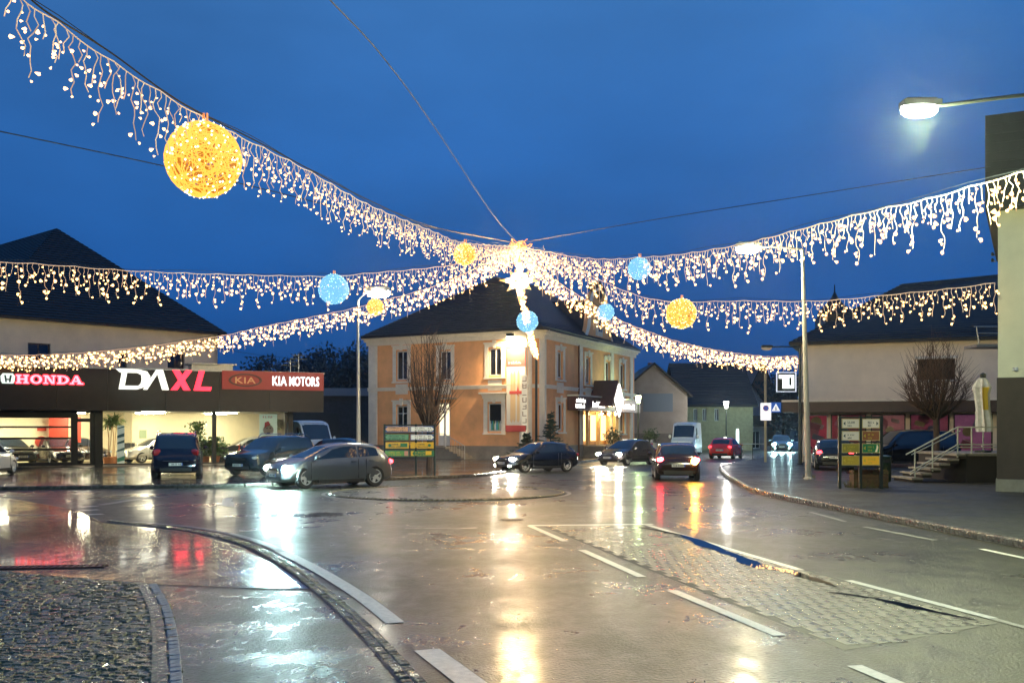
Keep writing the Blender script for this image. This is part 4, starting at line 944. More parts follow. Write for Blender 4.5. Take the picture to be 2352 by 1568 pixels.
mb = MB(); x0, x1, z0, z1 = rw[0]; mb.box(x0-.15, x1+.15, -.14, .0, z1+.02, z1+.16).box(x0-.1, x1+.1, -.1, 0, z0-.1, z0); FR.build(mb, 'window_trim', white_fr)
nR = Vector((-LR.d.y, LR.d.x)); r0 = Vector((LR.O.x, LR.O.y)); r1 = r0+LR.d*Lr; r2 = r1+nR*13; r3 = r0+nR*13
wbox(rbld, r1, r2, 0, RE, .3, cream2); wbox(rbld, r2, r3, 0, RE, .3, cream2); wbox(rbld, r3, r0, 0, RE, .3, cream2)
l3 = lambda p: (p.x-LR.O.x, p.y-LR.O.y); a1 = r0+nR*6.5+LR.d*5.6; a2 = r1+nR*6.5-LR.d*1
hip_roof(rbld, [l3(r0), l3(r1), l3(r2), l3(r3)], RE+.15, [(a1.x-LR.O.x, a1.y-LR.O.y, 11.0), (a2.x-LR.O.x, a2.y-LR.O.y, 11.5)], roof_dark, over=.6)
mb = MB(); mb.box(1.2, 2.2, 2.4, 3.4, 7.2, 9.0); FR.build(mb, 'roof_box', roof_dark)
mb = MB(); mb.box(-.9, Lr, -1.5, 0, 3.0, 3.62); FR.build(mb, 'canopy', mat('brown_canopy', (.05, .025, .02), .5, var=.2)); mb = MB(); mb.box(-.95, Lr, -1.56, -1.5, 3.60, 3.72); FR.build(mb, 'canopy_edge', trim)
pinks = [((.34, .03, .06), (.5, .2, .2)), ((.26, .03, .05), (.35, .05, .1)), ((.34, .12, .12), (.45, .08, .12)), ((.22, .04, .07), (.45, .35, .4)), ((.28, .09, .18), (.5, .25, .38))]
for k, (a, b) in enumerate(sw):
    a = max(.1, a); mb = MB(); f = .07; z0, z1 = shopz
    mb.box(a, a+f, -.02, .06, z0, z1).box(b-f, b, -.02, .06, z0, z1).box(a+f, b-f, -.02, .06, z0, z0+f).box(a+f, b-f, -.02, .06, z1-f, z1)
    w_ = FR.put(mb.build('shop_window', white_fr if k < 1 else black_fr, rbld))
    MB().box(a+f, b-f, .14, .18, z0+f, z1-f).build('window_poster', mat('pink_poster_%d' % k, pinks[k][0], .55, var=.45, vscale=1.3, emit=pinks[k][0], estr=.35), w_)
    c = (a+b)/2; rn = random.Random(k)
    for q in range(5):
        m_ = MB(); cx_ = rn.uniform(a+.5, b-.5); cz_ = rn.uniform(1.1, 2.6); r_ = rn.uniform(.2, .42)
        if q % 2: m_.lathe([(r_, 0), (r_, .01)], c=(cx_, .12-.003*q, cz_), n=16, axis='y')
        else: m_.prism([(cx_-r_*1.2, cz_-r_*.2), (cx_+r_*.8, cz_-r_*.8), (cx_+r_*1.2, cz_+r_*.1), (cx_-r_*.8, cz_+r_*.8)], .11-.003*q, .12-.003*q)
        m_.build('poster_shape', mat('poster_shape_%d' % (q+k % 2), ((.5, .35, .4), (.45, .12, .2), (.12, .14, .25), (.5, .4, .2), (.3, .05, .12), (.55, .5, .5))[q+k % 2], .5), w_)
    MB().box(a+f, b-f, .03, .036, z0+f, z1-f).build('pane', glassmat('street_glass', (.85, .86, .88)), w_)
# projecting TU sign
ts = thing('projecting_sign', 'square projecting sign box with lit white T and U shapes and a pale outline', 'sign', P(1806, 877, 58)); 
tf = MB(); a = .56
for r in ((-a, -a, a, -a+.04), (-a, a-.04, a, a), (-a, -a+.04, -a+.04, a-.04), (a-.04, -a+.04, a, a-.04)): tf.box(r[0], r[2], -.05, .05, r[1], r[3])
tf.build('outline', emi('sign_outline', (.8, .85, 1), .9), ts); MB().box(-.48, .48, -.02, .02, -.48, .48).build('panel', dark_pole, ts)
tl = MB(); tl.box(-.42, .0, -.07, -.021, .2, .40).box(-.22, -.0, -.069, -.021, -.36, .2).box(.0, .14, -.068, -.021, -.36, .40).box(.14, .3, -.067, -.021, -.36, -.2).box(.3, .42, -.068, -.021, -.36, .40).box(.14, .3, -.066, -.021, .26, .4); tl.build('letters', emi('sign_letters', (.9, 1, .97), 3), ts)
MB().box(.56, .95, -.03, .03, .25, .29).box(.56, .95, -.03, .03, -.29, -.25).build('bracket', steel, ts)
# church spire far behind
sp = P(1917, 700, 170); t = thing('church_spire', 'small dark onion spire of a church far behind the shop building', 'spire', (sp.x, sp.y, 0))
zt = P(0, 654, 170).z; MB().box(-2.5, 2.5, -2.5, 2.5, 0, zt-5.4).build('tower', grey_r, t); MB().lathe([(2.9, zt-5.4), (2.7, zt-4.4), (1.4, zt-3.2), (.6, zt-2.2), (.12, zt-1.2), (.08, zt)], n=12).build('dome', roof_dark, t, smooth=True)
# ------------------------------------------------------------------ near right building
nb = thing('near_house', 'tall pale-yellow house wall with a dark brown lower storey at the right edge', 'house', (14.9, 31.4, 0), R(-27))
yel = mat('pale_yellow_render', (.74, .70, .50), .8, var=.08, vscale=1, bump=.25, bscale=14); brn = mat('dark_brown_render', (.065, .045, .03), .7, var=.2, vscale=1.5, bump=.4, bscale=30)
MB().box(0, 12, 0, 10, 3.6, 8.7).build('upper_wall', yel, nb); MB().box(-.03, 12, -.03, 10, .5, 3.598).build('lower_wall', brn, nb); MB().box(-.06, 12, -.06, 10, 0, .498).build('plinth', mat('pale_plinth', (.3, .27, .2), .8, var=.2), nb)
MB().box(-.34, 12, -.45, 10.4, 8.7, 11.55).build('roof_cladding', mat('dark_slate', (.008, .010, .011), .6, var=.3, bump=.3, bscale=10), nb)
sl_ = MB()
for r in range(10):
    for c in range(26): sl_.box(-.34+c*.47+(.2 if r % 2 else 0), -.34+c*.47+.44+(.2 if r % 2 else 0), -.475-.004*(c % 2), -.452, 8.72+r*.28, 8.72+r*.28+.26)
sl_.build('slates', mat('dark_slate'), nb, kind='stuff')
MB().box(.75, .82, -.035, -.001, 6.9, 8.69).build('conduit', yel, nb)
cam1 = thing('security_camera', 'small white camera on the corner of the pale-yellow wall', 'camera', (15.3, 31.3, 3.85)); MB().box(-.04, .04, -.25, .05, -.05, .05).build('housing', white_fr, cam1); MB().box(-.02, .02, .04, .1, -.02, .12).build('bracket', white_fr, cam1)
for k, v in enumerate((584, 598)):
    p = P(2284, v, 31.2); t = thing('insulator', ('upper' if k == 0 else 'lower')+' small dark cable insulator on the edge of the yellow wall', 'insulator', (p.x, p.y, p.z), 0, 'insulators on the wall edge'); MB().tube([(.12, .2, 0), (-.06, 0, 0)], .02, 5).build('bracket', dark_pole, t); MB().lathe([(.03, -.05), (.05, 0), (.03, .06)], c=(-.06, 0, 0), n=8).build('knob', dark_pole, t)
# balcony awning frames by its side
t = thing('balcony', 'small balcony frame with pale rails beside the yellow wall', 'balcony', (P(2243, 0, 44).x, 44, 0)); 
za, zb_ = P(0, 750, 44).z, P(0, 790, 44).z
MB().tube([(-.1, 0, za), (2, 0, za)], .03, 5).tube([(0, 0, za-.28), (2, 0, za-.28)], .03, 5).tube([(0, 0, za), (.1, 0, zb_)], .03, 5).tube([(1.2, 0, za), (1.2, 0, zb_)], .03, 5).build('railing', steel, t); MB().box(.0, 3, 0, 1.2, zb_-.12, zb_).build('slab', steel, t)
# steps, platform, railing
st = thing('outdoor_steps', 'stone steps and raised platform with pale tubular handrails beside the dark wall', 'steps', (14.3, 36.6, .12)); stn = mat('worn_step_stone', (.2, .185, .15), .55, var=.3, vscale=4, bump=.4, bscale=30); rise = mat('dark_riser', (.02, .016, .014), .8)
for k in range(6):
    MB().box(.32*k, .32*k+.40, 0, 2.0, .17*k+.10, .17*k+.17).build('step', stn, st); MB().box(.32*k+.08, .32*k+.4, .06, 1.94, .0 if k == 0 else .17*k-.0, .17*k+.098).build('riser', rise, st)
MB().box(1.92, 9, 0, 4.5, .95, 1.04).build('platform', stn, st); MB().box(1.98, 9, .08, 4.4, 0, .948).build('platform_wall', rise, st)
rl = mat('pale_handrail', (.45, .46, .38), .4, .2)
hr = MB(); A0 = Vector((-.2, .05, 1.0)); A1 = Vector((1.65, .05, 1.98)); hr.tube([A0, A1, (3.8, .05, 1.98)], .028, 6).tube([A0+Vector((.15, 0, -.62)), A1+Vector((0, 0, -.62)), (3.8, .05, 1.36)], .024, 6).tube([A0+Vector((.15, 0, -.72)), A1+Vector((0, 0, -.72)), (3.8, .05, 1.26)], .02, 6).tube([A0+Vector((0.2, 0, -.0)), A1+Vector((0.1, 0, -.12))], .02, 6); hr.build('handrail', rl, st)
for (x_, z0_, z1_) in ((.12, .1, 1.15), (.75, .4, 1.5), (1.65, .9, 1.98), (2.15, 1.0, 1.98), (3.7, 1.0, 1.98)): MB().tube([(x_, .05, z0_), (x_, .05, z1_)], .026, 6).build('rail_post', rl, st)
# parasol
p = P(2258, 0, 38.5); t = thing('closed_parasol', 'closed white and yellow parasol standing on the raised platform', 'parasol', (p.x, p.y, 1.15))
MB().tube([(0, 0, 0), (0, 0, 2.9)], .03, 8).build('pole', steel, t); MB().lathe([(.3, 0), (.3, .08), (.05, .1)], n=14).build('base', dark_pole, t)
cl = MB(); N_ = 16; i0 = 0; prof = [(.26, .78), (.27, 1.1), (.22, 1.6), (.24, 2.2), (.3, 2.45), (.16, 2.75), (.10, 2.8)]
for (r, z) in prof:
    for j in range(N_): a = 2*math.pi*j/N_; rr_ = r*(1.15 if j % 2 else .8); cl.v.append((rr_*math.cos(a)+.05*math.sin(z*2), rr_*math.sin(a), z))
for q in range(len(prof)-1):
    for j in range(N_): a = q*N_+j; b = q*N_+(j+1) % N_; cl.f.append((a, b, b+N_, a+N_)); cl.m.append(1 if (q in (2, 3) and j % 8 in (4, 5, 3)) or (q == 2 and j in (11, 12)) else 0)
cl.build('canopy', [mat('parasol_white', (.55, .55, .5), .7, var=.25, vscale=6), mat('parasol_yellow', (.6, .42, .03), .7)], t); MB().lathe([(.1, 2.8), (.11, 2.95), (.02, 3.0)], n=10).build('cap', dark_pole, t)
# ================================================================== VEHICLES
rubber = mat('tyre_rubber', (.015, .015, .015), .7); alloy = mat('alloy_rim', (.75, .75, .72), .35, .4); car_glass = mat('car_glass', (.01, .02, .035), .03, spec=.9)
chrome = mat('chrome_strip', (.6, .6, .62), .15, 1.); plastic = mat('black_car_plastic', (.012, .012, .013), .5); plate_m = mat('number_plate', (.6, .62, .58), .4); plate_b = mat('plate_blue', (.03, .08, .4), .4); dark_in = mat('wheel_arch', (.004, .004, .004), .9)
def itp(tab, x):
    if x <= tab[0][0]: return tab[0][1]
    for (a, b), (c, d) in zip(tab, tab[1:]):
        if x <= c:
            t = (x-a)/(c-a) if c > a else 0; return b+(d-b)*t
    return tab[-1][1]
WM = {}
def wheel_mesh(r, style):
    k = (round(r, 2), style)
    if k in WM: return WM[k]
    t = MB(); t.lathe([(r*.62, -.10), (r*.93, -.105), (r, -.075), (r, .075), (r*.93, .105), (r*.66, .10), (r*.62, .06)], n=28, axis='y')
    tm = t.mesh('tyre_mesh', rubber, True)
    m = MB(); m.lathe([(r*.66, .0), (r*.67, .095), (r*.60, .10), (r*.57, .05), (r*.56, 0)], n=24, axis='y', cap=False)
    m.lathe([(r*.15, .02), (r*.14, .085), (.01, .09)], n=12, axis='y')
    n = {'aero': 5, 'five': 5, 'multi': 10, 'steel': 12}[style]
    for q in range(n):
        a = 2*math.pi*q/n; wd = {'aero': .30, 'five': .16, 'multi': .08, 'steel': .12}[style]*r
        Mx = Matrix.Rotation(a, 4, 'Y'); m.box(r*.1, r*.6, .055, .082, -wd/2, wd/2, M=Mx)
    rm = m.mesh('rim_mesh', alloy); WM[k] = (tm, rm); return WM[k]
def blink(m, col, s): return emi(m, col, s)
TS = 1.5
HL = {'cool': ('headlight_cool', (.62, 1, 1), 1500), 'warm': ('headlight_warm', (1, .92, .72), 1000), 'off': None}
def car(name, label, cat, loc, heading, L=4.0, Wd=1.75, H=1.47, paintc=(.02, .02, .02), style='hatch', head=None, tail=0, ind=False, rim='five', group='cars on and around the junction', prough=.25, metal=.3, fog=False, z=0, opt=None, rack=False, short=False):
    """front at +x"""
    t = thing(name, label, cat, (loc[0], loc[1], z), heading, group)
    hw = Wd/2; k = H/1.47
    pm = mat('paint_%d_%d_%d' % tuple(int(c*999) for c in paintc), paintc, prough, metal, coat=.6)
    if style == 'van':
        top = [(0, .55), (.03, .95), (.12, 1.12), (.9, 1.32), (1.0, 1.38), (1.75, H-.22), (2.1, H-.05), (2.6, H), (L-.25, H), (L-.03, H-.12), (L, H-.4)]
        ws, wt_, rt, rb, belt = 1.0, 1.85, L-.06, L-.01, [(0, .5), (.9, 1.2), (1.2, 1.28), (L, 1.3)]; wr = .33; tum = .90
    elif style == 'mpv':
        top = [(0, .5), (.03, .8), (.12, .95), (.9, 1.12), (1.0, 1.16), (1.8, H-.12), (2.2, H-.02), (3, H), (L-.55, H-.06), (L-.3, H-.2), (L-.12, 1.12), (L-.04, .95), (L, .6)]
        ws, wt_, rt, rb, belt = 1.0, 1.85, L-.42, L-.13, [(0, .5), (.9, 1.0), (1.2, 1.06), (L-.1, 1.1), (L, .6)]; wr = .34; tum = .82
    elif style == 'suv':
        top = [(0, .5), (.03, .78), (.12, .92), (1.0, 1.06), (1.15, 1.1), (1.9, H-.12), (2.3, H-.02), (3, H), (L-.6, H-.06), (L-.2, 1.15), (L-.05, .98), (L, .6)]
        ws, wt_, rt, rb, belt = 1.15, 1.95, L-.55, L-.2, [(0, .5), (1.0, .98), (1.3, 1.02), (L-.1, 1.1), (L, .6)]; wr = .35; tum = .80
    else:
        top = [(0, .45), (.03, .62*k), (.12, .72*k), (.5, .82*k), (1.0, .92*k), (1.1, .95*k), (1.85, H-.12), (2.2, H-.02), (2.7, H), (L-.75, H-.07), (L-.5, H-.18), (L-.16, 1.0*k), (L-.04, .86*k), (L, .55)]
        ws, wt_, rt, rb, belt = 1.1, 1.9, L-.62, L-.19, [(0, .42), (1.0, .86*k), (1.3, .89*k), (L-.2, .98*k), (L, .55)]; wr = .315*k; tum = .78
        if short:
            top = [(0, .5), (.03, .70), (.12, .82), (.45, .93), (.8, 1.02), (.9, 1.05), (1.8, H-.14), (2.2, H-.03), (2.7, H), (L-.75, H-.06), (L-.42, H-.2), (L-.14, 1.08), (L-.04, .9), (L, .55)]
            ws, wt_, rt, rb, wr = .85, 1.8, L-.55, L-.17, .37; belt = [(0, .42), (.8, .93), (1.3, .97), (L-.2, 1.06), (L, .55)]
    zb = [(0, .30), (.25, .2), (L-.25, .2), (L, .32)]
    wd = [(0, hw*.70), (.06, hw*.83), (.22, hw*.93), (.55, hw*.985), (1.2, hw), (L-1.0, hw), (L-.4, hw*.96), (L-.08, hw*.88), (L, hw*.76)]
    wtp = [(0, .9), (ws-.05, .88), (wt_, tum), (rt, tum-.01), (rb, tum+.03), (L, .88)]
    T = lambda x: itp(top, x)
    def prof(x):
        w, zt, b0 = itp(wd, x), T(x), itp(zb, x); be = min(itp(belt, x), zt-.035); wt = w*itp(wtp, x); gh = max(0, min(1, (zt-be)/(H*.28)))
        d6 = .03+.05*gh; return w, zt, b0, be, wt, d6
    def sec(x):
        w, zt, b, be, wt, d6 = prof(x)
        return [(0, b), (.8*w, b), (.965*w, b+.09), (w, b+.42*(be-b)), (.985*w, b+.75*(be-b)), (.955*w, be), (wt, zt-d6), (wt*.8, zt-.018), (0, zt)]
    xs = sorted(set([0, .015, .03, .06, .12, .2, .3, .45, .6, .8, 1.0, ws, ws+.12, (ws+wt_)/2, wt_-.1, wt_, wt_+.15, 2.3, 2.6, 3.0, L-1.2, L-.9, L-.75, rt, (rt+rb)/2, rb, L-.12, L-.06, L-.02, L]))
    xs = [x for i, x in enumerate(xs) if i == 0 or x-xs[i-1] > .004]
    mb = MB(); n = None
    for x in xs:
        h_ = sec(x); ring = [(x, y, z_) for y, z_ in h_]+[(x, -y, z_) for y, z_ in reversed(h_[1:-1])]; n = len(ring); mb.v += ring
    for i in range(len(xs)-1):
        for j in range(n): mb.f.append((i*n+j, i*n+(j+1) % n, (i+1)*n+(j+1) % n, (i+1)*n+j)); mb.m.append(0)
    mb.f.append(tuple(range(n))); mb.f.append(tuple(range((len(xs)-1)*n, len(xs)*n))); mb.m += [0, 0]
    for i, (a, b, c_) in enumerate(mb.v): mb.v[i] = (L/2-a, b, c_)
    X = lambda x: L/2-x
    ax_f, ax_r = (.80 if style != 'van' else 1.0), L-.78 if style != 'van' else L-1.1
    me = mb.mesh('body', [pm, dark_in]); body = link('body', me, t)
    cut = MB()
    for xx in (ax_f, ax_r):
        for s in (-1, 1): cut.lathe([(wr*1.10, s*(hw-.30)), (wr*1.10, s*(hw+.2))], c=(X(xx), 0, wr), n=28, axis='y')
    cme = cut.mesh('cut', dark_in); co = link('cut', cme)
    md = body.modifiers.new('b', 'BOOLEAN'); md.object = co; md.operation = 'DIFFERENCE'; md.solver = 'EXACT'; md.material_mode = 'TRANSFER'
    bpy.context.view_layer.update()
    nm = bpy.data.meshes.new_from_object(body.evaluated_get(bpy.context.evaluated_depsgraph_get()))
    body.modifiers.clear(); body.data = nm; bpy.data.objects.remove(co); nm.shade_smooth(); nm.set_sharp_from_angle(angle=R(28))
    # glazing -----------------------------------------------------
    def topz(x, y):
        w, zt, b, be, wt, d6 = prof(x); y = abs(y)
        return zt-.018*(y/(.8*wt)) if y < .8*wt else zt-.018-(d6-.018)*(y-.8*wt)/(.2*wt)
    def patch_top(nm_, xa, xb, fr=.9, m=car_glass, nx=6, ny=8, off=.010):
        q = MB()
        for i in range(nx+1):
            x = xa+(xb-xa)*i/nx; wt = prof(x)[4]
            for j in range(ny+1):
                y = wt*fr*(2*j/ny-1); e = .004
                sl_ = (T(x+.02)-T(x-.02))/.04; nrm = Vector((-sl_, 0, 1)).normalized()
                q.v.append((X(x-nrm.x*off*-1) if False else X(x)+(sl_/math.sqrt(1+sl_*sl_))*off, y, topz(x, y)+nrm.z*off))
        for i in range(nx):
            for j in range(ny): a = i*(ny+1)+j; q.f.append((a, a+1, a+ny+2, a+ny+1)); q.m.append(0)
        return q.build(nm_, m, t, smooth=True)
    patch_top('windscreen', ws+.04, wt_-.02)
    if style != 'van': patch_top('rear_window', rt+.02, rb-.01)
    def side_glass(nm_, s, pts, m=car_glass, off=.008):
        """pts: bottom-front, top-front, top-rear, bottom-rear as (x, fraction of glass height)"""
        q = MB(); (a, fa), (b, fb), (c, fc), (d, fd) = pts; nx, ny = 6, 3
        for i in range(nx+1):
            for j in range(ny+1):
                u, v = i/nx, j/ny; x = (a*(1-v)+b*v)*(1-u)+(d*(1-v)+c*v)*u; f = (fa*(1-v)+fb*v)*(1-u)+(fd*(1-v)+fc*v)*u
                w, zt, b_, be, wt, d6 = prof(x); z_ = be+(zt-d6-be)*f; y = .955*w+(wt-.955*w)*f
                q.v.append((X(x), s*(y+off), z_+.002))
        for i in range(nx):
            for j in range(ny): a_ = i*(ny+1)+j; q.f.append((a_, a_+1, a_+ny+2, a_+ny+1)); q.m.append(0)
        return q.build(nm_, m, t)
    mid = (wt_+rt)/2+.05
    for s in (-1, 1):
        if style == 'van': side_glass('side_window', s, [(ws+.30, .12), (wt_-.05, .72), (2.35, .72), (2.35, .10)])
        else:
            side_glass('side_window', s, [(ws+.22, .10), (wt_+.06, .88), (mid-.04, .90), (mid-.04, .08)])
            side_glass('side_window', s, [(mid+.04, .08), (mid+.04, .90), (rt-.12, .86), (rb-.45 if style == 'hatch' else rb-.3, .12)])
        # door seams, sill, handles
        q = MB()
        for xx in ((ws+.15, mid, L-1.15) if style != 'van' else (1.35, 2.4, 3.6)):
            w, zt, b, be, wt, d6 = prof(xx); q.box(X(xx)-.006, X(xx)+.006, s*(w*.985)-.004 if s > 0 else -w*1.003, s*(w*.985)+.012 if s > 0 else -w*.985, b+.12, be-.03)
        q.build('door_seams', plastic, t)
        q = MB(); q.box(X(ax_r-wr*1.25), X(ax_f+wr*1.25), min(s*hw*.93, s*(hw*1.005)), max(s*hw*.93, s*(hw*1.005)), .19, .30); q.build('sill', plastic, t)
        for xx in ((mid-.18, rb-.75) if style != 'van' else (2.2,)):
            w, zt, b, be, wt, d6 = prof(xx); q = MB(); q.box(X(xx)-.09, X(xx)+.09, min(s*w*.975, s*(w+.02)), max(s*w*.975, s*(w+.02)), be-.13, be-.10); q.build('door_handle', chrome if opt == 'chrome' else pm, t)
        w, zt, b, be, wt, d6 = prof(ws+.35)
        q = MB(); q.lathe([(.01, -.07), (.085, -.04), (.095, .0), (.08, .05), (.01, .07)], c=(0, 0, 0), n=10, axis='x'); mo = q.build('door_mirror', pm, t, smooth=True); mo.location = (X(ws+.3), s*(w+.11), be+.09+(0.1 if style == 'van' else 0)); mo.scale = (1, 1.15, .85 if style != 'van' else 1.7)
        q = MB(); q.box(X(ws+.33), X(ws+.27), min(s*w*.93, s*(w+.05)), max(s*w*.93, s*(w+.05)), be+.02, be+.05); q.build('mirror_arm', plastic, t)
    # wheels -------------------------------------------------------
    tm, rm = wheel_mesh(wr, rim)
    for xx in (ax_f, ax_r):
        for s in (-1, 1):
            w_ = link('wheel', tm, t); w_.location = (X(xx), s*(hw-.115), wr); w_.rotation_euler = (0, 0, 0 if s > 0 else math.pi); link('rim', rm, w_)
            if xx == ax_f and style == 'hatch' and opt == 'steer': w_.rotation_euler.z += R(14)
    # front --------------------------------------------------------
    hz = .62*k if style == 'hatch' else (.95 if style == 'van' else .74)
    q = MB(); q.box(X(.04), X(-.012), -hw*.6, hw*.6, .30, .42); q.box(X(.04), X(-.006), -hw*.40, hw*.40, hz-.06, hz+.03); q.build('grille', plastic, t)
    q = MB(); q.box(X(.04), X(-.016), -hw*.42, hw*.42, hz-.005, hz+.012); q.build('grille_bar', chrome, t)
    lm = {None: mat('headlight_off', (.45, .5, .52), .1, coat=1.)}.get(head) or emi(*HL[head])
    for s in (-1, 1):
        q = MB(); q.lathe([(.01, -.16), (.09, -.13), (.135, 0), (.09, .13), (.01, .16)], n=12, axis='y'); o = q.build('headlight', lm, t, smooth=True); o.location = (X(.195), s*hw*.70, hz+.02); o.scale = (1.0, 1.35, .62) if head != 'cool' else (1.1, 1.6, .95); o.rotation_euler = (0, 0, -s*R(28))
        if fog:
            q = MB(); q.lathe([(.01, -.04), (.06, -.02), (.06, .02), (.01, .04)], n=12, axis='x'); o = q.build('fog_light', lm, t, smooth=True); o.location = (X(.05), s*hw*.68, .36)
    if head:
        l_ = bpy.data.lights.new('headlight_beam', 'SPOT'); l_.energy = 190 if head == 'warm' else 300; l_.spot_size = R(75); l_.spot_blend = 1; l_.color = HL[head][1]; l_.shadow_soft_size = .1
        lo = bpy.data.objects.new('headlight_beam', l_); COL.objects.link(lo); lo.parent = t; lo.location = (L/2+.08, 0, hz); lo.rotation_euler = (0, R(-82), 0)
    # rear ---------------------------------------------------------
    tz = (.86*k if style == 'hatch' else 1.05); tl_m = emi('tail_light_on_%d' % tail, (1, .03, .04), tail*3) if tail else mat('tail_light_off', (.25, .01, .01), .15, coat=1.)
    for s in (-1, 1):
        q = MB(); q.lathe([(.01, -.10), (.06, -.08), (.085, 0), (.06, .08), (.01, .10)], n=12, axis='y'); o = q.build('tail_light', tl_m, t, smooth=True); o.location = (X(L-.12), s*hw*.73, tz-.04); o.scale = (1.1, 1.9, 1.1 if style == 'hatch' else 1.8); o.rotation_euler = (0, 0, s*R(25))
    if ind:
        q = MB(); q.lathe([(.01, -.05), (.09, -.04), (.13, 0), (.09, .04), (.01, .05)], n=12, axis='x'); o = q.build('indicator', emi('amber_indicator', (1, .42, .04), 260), t, smooth=True); o.location = (X(L+.0), -hw*.70, tz-.10)
    q = MB(); q.box(X(L-.04), X(L+.012), -hw*.62, hw*.62, .27, .40); q.build('rear_valance', plastic, t)
    pz_r = .60*k if style == 'hatch' else .55
    for (xx, s, zz) in ((-.022, 1, .46), (L+.022, -1, pz_r)):
        q = MB(); x_ = X(xx); q.box(min(x_, x_-s*.015), max(x_, x_-s*.015), -.26, .26, zz-.055, zz+.055); po = q.build('number_plate', plate_m, t)
        q = MB(); q.box(min(x_, x_+s*.002), max(x_, x_+s*.002), s*.26 if s < 0 else .215, -.215 if s < 0 else .26, zz-.055, zz+.055); q.build('plate_band', plate_b, po)
        g = MB(); rn = random.Random(int(loc[0]*10)); yy = -.19
        while yy < .18: g.box(min(x_, x_+s*.003), max(x_, x_+s*.003), yy, yy+.02, zz-.03, zz+.03); g.box(min(x_, x_+s*.0035), max(x_, x_+s*.0035), yy, yy+.035, zz+rn.choice((-.03, 0, .02)), zz+rn.choice((-.03, 0, .02))+.012 if False else zz+.03); yy += rn.choice((.05, .06, .09))
        g.build('plate_lettering', plastic, po)
    q = MB(); q.box(X(L-.16), X(L+.004), -hw*.5, hw*.5, pz_r+.12, pz_r+.145); q.build('tailgate_strip', chrome if opt == 'chrome' else plastic, t)
    if rack:
        for s in (-1, 1): q = MB(); w = prof(2.2)[4]; q.tube([(X(wt_+.1), s*w*.9, T(wt_+.1)), (X(wt_+.3), s*w*.9, H+.06), (X(rt-.3), s*w*.9, H+.04), (X(rt), s*w*.9, T(rt))], .018, 5); q.build('roof_rail', chrome, t)
    q = MB(); q.tube([(X(rt-.1), 0, T(rt-.1)), (X(rt+.05), 0, T(rt)+.16)], .006, 4); q.build('aerial', plastic, t)
    return t
def at(u, v): p = G(u, v); return (p.x, p.y)
def hd(dx, dy): return math.atan2(dy, dx)
# the grey hatchback: near side wheels at (720,1117) front and (870,1108) rear
f_, r_ = G(722, 1117), G(872, 1107); d_ = (f_-r_); d_.z = 0; dn = d_.normalized(); side = Vector((-dn.y, dn.x, 0)); side = side if side.y > 0 else -side
c_ = (f_+r_)/2+side*.86; c_.y -= 1.9; c_.x = (757-1176)/F*c_.y
car('moving_car', 'grey hatchback with dazzling blue-white headlights crossing in front of the showroom', 'car', (c_.x, c_.y), hd(-.80, -.60), 4.26, 1.81, 1.57, (.16, .17, .18), 'hatch', 'cool', 6, rim='aero', opt='steer', prough=.3, metal=.7, short=True)
car('parked_car', 'dark blue people carrier seen from behind, parked before the showroom window', 'car', at(409, 1098), hd(-.27, .96), 4.3, 1.92, 1.80, (.004, .008, .022), 'mpv', None, 0, opt='chrome', rack=True, z=.1, prough=.15)
car('parked_car', 'dark teal-black sport utility car parked behind the grey hatchback', 'car', at(627, 1094), hd(-.45, -.9), 4.4, 1.88, 1.68, (.008, .02, .028), 'suv', None, 0, rack=True, z=.1, prough=.15)
car('moving_car', 'black small hatchback with warm headlights and fog lights in front of the orange building', 'car', at(1232, 1083), hd(-.82, -.57), 4.05, 1.7, 1.46, (.006, .008, .012), 'hatch', 'warm', 0, rim='multi', fog=True, prough=.12)
car('moving_car', 'dark grey-brown hatchback with warm headlights approaching by the lit entrance', 'car', at(1440, 1067), hd(-.62, -.78), 4.1, 1.75, 1.48, (.05, .045, .048), 'hatch', 'warm', 0, rim='multi', prough=.2)
car('moving_car', 'dark brown-black hatchback seen from behind with its right indicator flashing amber', 'car', at(1550, 1099), hd(.09, 1), 4.1, 1.78, 1.5, (.022, .012, .01), 'hatch', None, 30, ind=True, prough=.12)
car('moving_car', 'bright red hatchback driving away down the side street', 'car', at(1668, 1052), hd(.42, .9), 3.9, 1.74, 1.48, (.8, .02, .012), 'hatch', None, 2, prough=.2, metal=0.)
car('oncoming_car', 'distant oncoming car with four dazzling cool lights beside the sign post', 'car', at(1794, 1036), hd(-.22, -1), 4.2, 1.8, 1.55, (.03, .06, .08), 'hatch', 'cool', 0, fog=True)
car('delivery_van', 'white high-roofed van facing the junction behind the brown-black hatchback', 'van', at(1577, 1043), hd(-.30, -.95), 5.9, 2.02, 2.65, (.8, .78, .78), 'van', None, 0, rim='steel', prough=.35, metal=0.)
car('parked_van', 'white high-roofed van parked behind the grey hatchback, right of its pair', 'van', (-12.55, 63.2), hd(.50, -.86), 5.6, 2.0, 2.6, (.5, .56, .62), 'van', None, 0, rim='steel', prough=.35, metal=0., group='white vans parked in the gap')
car('parked_van', 'white van mostly hidden at the showroom corner, left of its pair', 'van', (-14.7, 66.5), hd(.50, -.86), 5.6, 2.0, 2.6, (.5, .56, .62), 'van', None, 0, rim='steel', prough=.35, metal=0., group='white vans parked in the gap')
car('parked_car', 'dark low car roof showing above the grey hatchback beside the direction board', 'car', (-8.9, 56.5), hd(.9, -.4), 4.4, 1.78, 1.47, (.01, .012, .018), 'hatch', None, 0, z=.1, prough=.15)
car('parked_car', 'white car cut by the left edge, parked on the forecourt', 'car', at(-45, 1097), hd(-.1, 1), 4.2, 1.78, 1.5, (.6, .6, .6), 'hatch', None, 0, z=.1)
